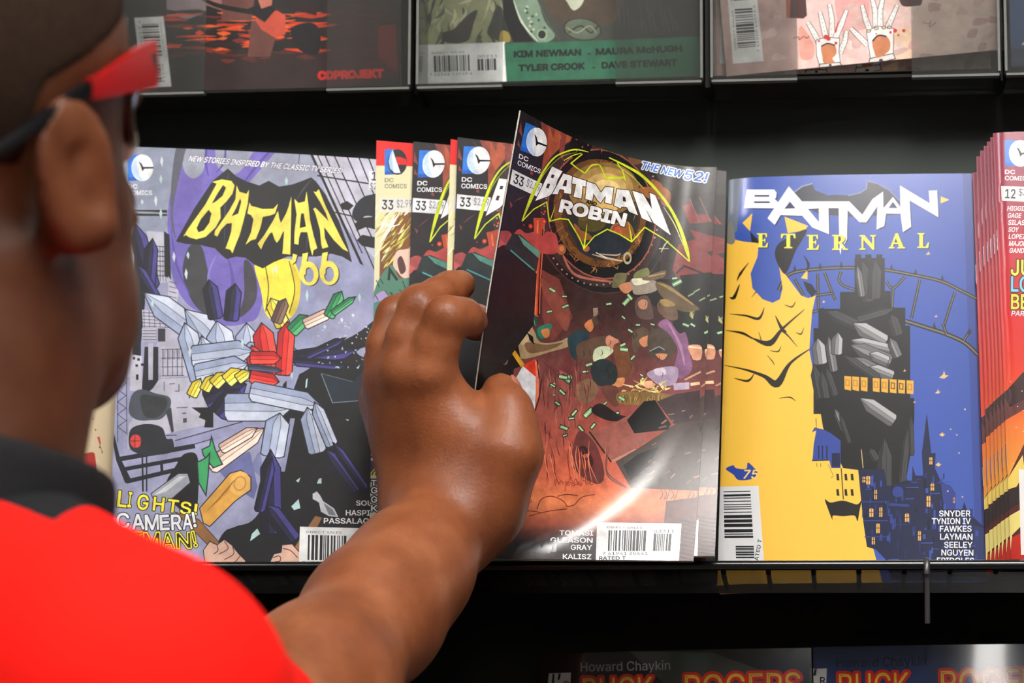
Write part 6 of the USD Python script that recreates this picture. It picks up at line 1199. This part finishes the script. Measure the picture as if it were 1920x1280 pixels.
pos = np.array([PEL[0], PEL[1], 0.0])
who = thing('person', 'shopper with cropped hair and red shirt, right hand pulling out a comic', 'person', pos)
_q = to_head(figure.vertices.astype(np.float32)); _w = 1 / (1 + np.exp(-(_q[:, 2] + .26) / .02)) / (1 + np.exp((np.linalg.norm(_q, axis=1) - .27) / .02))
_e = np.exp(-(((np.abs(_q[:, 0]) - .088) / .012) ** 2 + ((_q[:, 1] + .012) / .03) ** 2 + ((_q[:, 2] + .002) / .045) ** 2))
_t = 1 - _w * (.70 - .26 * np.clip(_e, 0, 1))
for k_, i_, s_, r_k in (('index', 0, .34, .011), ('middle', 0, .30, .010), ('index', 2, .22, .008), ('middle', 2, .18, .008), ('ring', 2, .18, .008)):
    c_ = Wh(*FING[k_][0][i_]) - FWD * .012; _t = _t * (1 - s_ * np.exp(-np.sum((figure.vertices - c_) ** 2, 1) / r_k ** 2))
_fn = meshkit.arrays(figure, True)[2]
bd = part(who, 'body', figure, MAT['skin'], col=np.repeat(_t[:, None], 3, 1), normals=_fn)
# clothes
YOKE = .014
SLE = S_R + (E_R - S_R) * .80; SLE_L = S_L + (E_L - S_L) * .80
def sleeves(p, g):
    a = rcone(p, S_R, E_R, .053 + g, .052 + g); n1 = (E_R - S_R) / np.linalg.norm(E_R - S_R); a = smax(a, (p - SLE.astype(np.float32)) @ n1.astype(np.float32), .008)
    b = rcone(p, S_L, E_L, .058 + g, .055 + g); n2 = (E_L - S_L) / np.linalg.norm(E_L - S_L); b = np.maximum(b, (p - SLE_L.astype(np.float32)) @ n2.astype(np.float32))
    return a, b
NCUT = NK + HC * .022
def shirt(p):
    a, b = sleeves(p, .006); d = smin(smin(torso_sdf(p, .012), a, .025), b, .035)
    fold = .0007 * np.sin(p[..., 0] * 60 + p[..., 2] * 38) + .0005 * np.sin(p[..., 1] * 85 - p[..., 2] * 50)
    d = d + fold
    d = smax(d, -rcone(p, NK + HC * .03, NK + HC * .25, .076, .076), .01)
    return np.maximum(d, .86 - p[..., 2])
sh = mesh_of(shirt, lo_ + [0, 0, .8], hi_ + [.02, .06, .05], .0075, 6)
fc = sh.vertices[sh.faces].mean(1)
seamP = (S_R + NK) / 2; sd = np.cross(HC, (S_R - NK)); sd /= np.linalg.norm(sd); sd = sd * np.sign(sd @ TB)
pn = sd + .25 * HC; pn /= np.linalg.norm(pn); po = seamP + sd * YOKE
def sub(m, mask):
    f = m.faces[mask]; u, inv = np.unique(f, return_inverse=True); return trimesh.Trimesh(m.vertices[u], inv.reshape(-1, 3), process=False)
_sl = trimesh.intersections.slice_mesh_plane; _fr = _sl(sh, pn, po); _so = S_R - TA * .035
part(who, 'shirt', cat(_sl(sh, -pn, po), _sl(_fr, TA, _so)), MAT['red'], smooth=True, label='red jersey back and sleeves')
part(who, 'shirt_front', _sl(_fr, -TA, _so), MAT['dark'], smooth=True, label='black front panel of the shirt')
def collar(p):
    q = to_head(p) - np.array([.008, -.04, -.148], np.float32); q = q @ np.array([[1, 0, 0], [0, .94, .34], [0, -.34, .94]], np.float32)
    r = np.sqrt((q[..., 0] / 1.0) ** 2 + (q[..., 1] / 1.0) ** 2); w = .083 - .14 * q[..., 2]
    return np.maximum(np.abs(r - w) - .006, np.abs(q[..., 2]) - .030)
part(who, 'collar', mesh_of(collar, hp(0, 0, -.18) - .16, hp(0, 0, -.18) + [.16, .16, .1], .004, 5), MAT['dark'], smooth=True, label='black shirt collar')
def trousers(p): return np.maximum(np.maximum(smin(legs(p, .014), torso_sdf(p, .004), .05), p[..., 2] - 1.0), .075 - p[..., 2])
part(who, 'trousers', mesh_of(trousers, lo_ + [0, 0, .03], np.array([hi_[0], hi_[1], 1.04]), .011, 6), MAT['jeans'], smooth=True)
for s in (0, 1):
    def shoe(p, s=s):
        d = smin(chain(p, [AN[s] - HC * .03 - TB * .015, AN[s] - HC * .035 + TB * .15], [.050, .040], .02), rcone(p, AN[s] - HC * .02, AN[s] + HC * .02, .050, .048), .02); return np.maximum(d, .002 - p[..., 2])
    part(who, 'shoe', mesh_of(shoe, AN[s] - [.13, .13, .1], AN[s] + [.13, .24, .08], .006, 4), MAT['shoe'], smooth=True)
for sx in (-1, 1):
    e = trimesh.creation.icosphere(3, .0122); e.apply_translation(hp(.031 * sx, .077, .010)); ey = part(who, 'eye', e, MAT['eye'], smooth=True)
    e = trimesh.creation.icosphere(2, .0062); e.apply_translation(hp(.031 * sx, .0845, .010)); part(ey, 'iris', e, MAT['iris'], smooth=True)
def hair(p):
    q = to_head(p); d = head_sdf(p, False, False) - .0016
    line = np.maximum(q[..., 1] * .9 - .055 - np.clip(q[..., 2], 0, .1) * .35, .0)          # forehead line
    low = np.where(q[..., 1] < -.02, -.055, .035 + (q[..., 1] + .02) * .4)
    return np.maximum(np.maximum(d, -(q[..., 2] - low)), q[..., 1] - .072)
part(who, 'hair', mesh_of(hair, hp(0, 0, 0) - [.13, .13, .08], hp(0, 0, 0) + [.13, .13, .15], .0035, 2), MAT['hair'], smooth=True, label='very short cropped dark hair')
tn = W(958, 728, 1.606); nb = ellip
nail = trimesh.creation.icosphere(2, 1.0); nv = nail.vertices * [.0052, .0072, .0018]
ax_t = Wh(939, 734, 1.617) - Wh(955, 768, 1.608); ax_t /= np.linalg.norm(ax_t); nn_ = RIGHT * .85 - FWD * .45 + UP * .1; nn_ -= ax_t * (nn_ @ ax_t); nn_ /= np.linalg.norm(nn_)
nail.vertices = nv @ np.stack([np.cross(ax_t, nn_), ax_t, nn_], 1).T + Wh(942, 738, 1.617) + nn_ * .0103
part(bd, 'thumb_nail', nail, MAT['nail'], smooth=True)
# sunglasses
gl = thing('sunglasses', 'red-armed black sunglasses worn by the shopper', 'sunglasses', hp(0, .1, .02))
for sx in (-1, 1):
    pts, wid = [], []
    for a, b, c, w in ((.065, .067, .0445, .021), (.071, .048, .042, .019), (.077, .026, .038, .014), (.081, .008, .0345, .010), (.083, -.010, .031, .008), (.080, -.045, .014, .007), (.070, -.075, .0, .006)): pts.append((a * sx, b, c)); wid.append(w)
    pts = np.array(catmull(pts, False, 5)); wid = np.interp(np.linspace(0, 1, len(pts)), np.linspace(0, 1, len(wid)), wid)
    cut_ = int(np.argmin(np.abs(pts[:, 1] + .002)))
    for nm, m_i, P_, W_ in (('temple_arm', 'redplastic', pts[:cut_ + 1], wid[:cut_ + 1]), ('ear_hook', 'blackplastic', pts[cut_:], wid[cut_:] * .8)):
        vs, fs = [], []
        for p_, w in zip(P_, W_):
            for da, dc in ((-.0022, -.5), (.0022, -.5), (.0030, 0), (.0022, .5), (-.0022, .5)): vs.append(hp(p_[0] + da * sx, p_[1], p_[2] + dc * w))
        n_ = len(P_)
        for i in range(n_ - 1):
            for k in range(5): a, b = i * 5 + k, i * 5 + (k + 1) % 5; fs += [[a, b, b + 5], [a, b + 5, a + 5]]
        fs += [[0, 1, 2], [0, 2, 3], [0, 3, 4]] + [[(n_ - 1) * 5 + k for k in t] for t in ((2, 1, 0), (3, 2, 0), (4, 3, 0))]
        m_ = trimesh.Trimesh(vs, fs, process=False); trimesh.repair.fix_normals(m_)
        part(gl, nm, m_, MAT[m_i], smooth=40)
    part(gl, 'hinge_badge', bx(hp(.0680 * sx, .060, .046), (.004, .007, .006), HR), MAT['steel'])
th_ = np.linspace(-1, 1, 25)
fr = [hp(.063 * t, .108 - .046 * t * t, .041) for t in th_]; part(gl, 'brow_bar', tube(fr, .0058, 8), MAT['redplastic'], smooth=True)
for sx in (-1, 1):
    t = np.linspace(.12, 1, 12); up_ = np.array([hp(.063 * k * sx, .107 - .046 * k * k, .042) for k in t]); dn_ = np.array([hp(.058 * k * sx, .103 - .048 * k * k, .022 - .014 * np.sin(np.pi * min(k * .9, 1)) + .012 * (k > .95)) for k in t])
    v = np.vstack([up_, dn_, up_ - HB * .002, dn_ - HB * .002]); n_ = len(t); f = []
    for i in range(n_ - 1):
        f += [[i, i + 1, n_ + i + 1], [i, n_ + i + 1, n_ + i], [2 * n_ + i + 1, 2 * n_ + i, 3 * n_ + i + 1], [3 * n_ + i + 1, 2 * n_ + i, 3 * n_ + i]]
    ln = part(gl, 'lens', trimesh.Trimesh(v, f, process=False), MAT['lens'], smooth=True)
    part(ln, 'lens_rim', tube(np.vstack([dn_, up_[-1:]]), .0032, 8), MAT['blackplastic'], smooth=True)
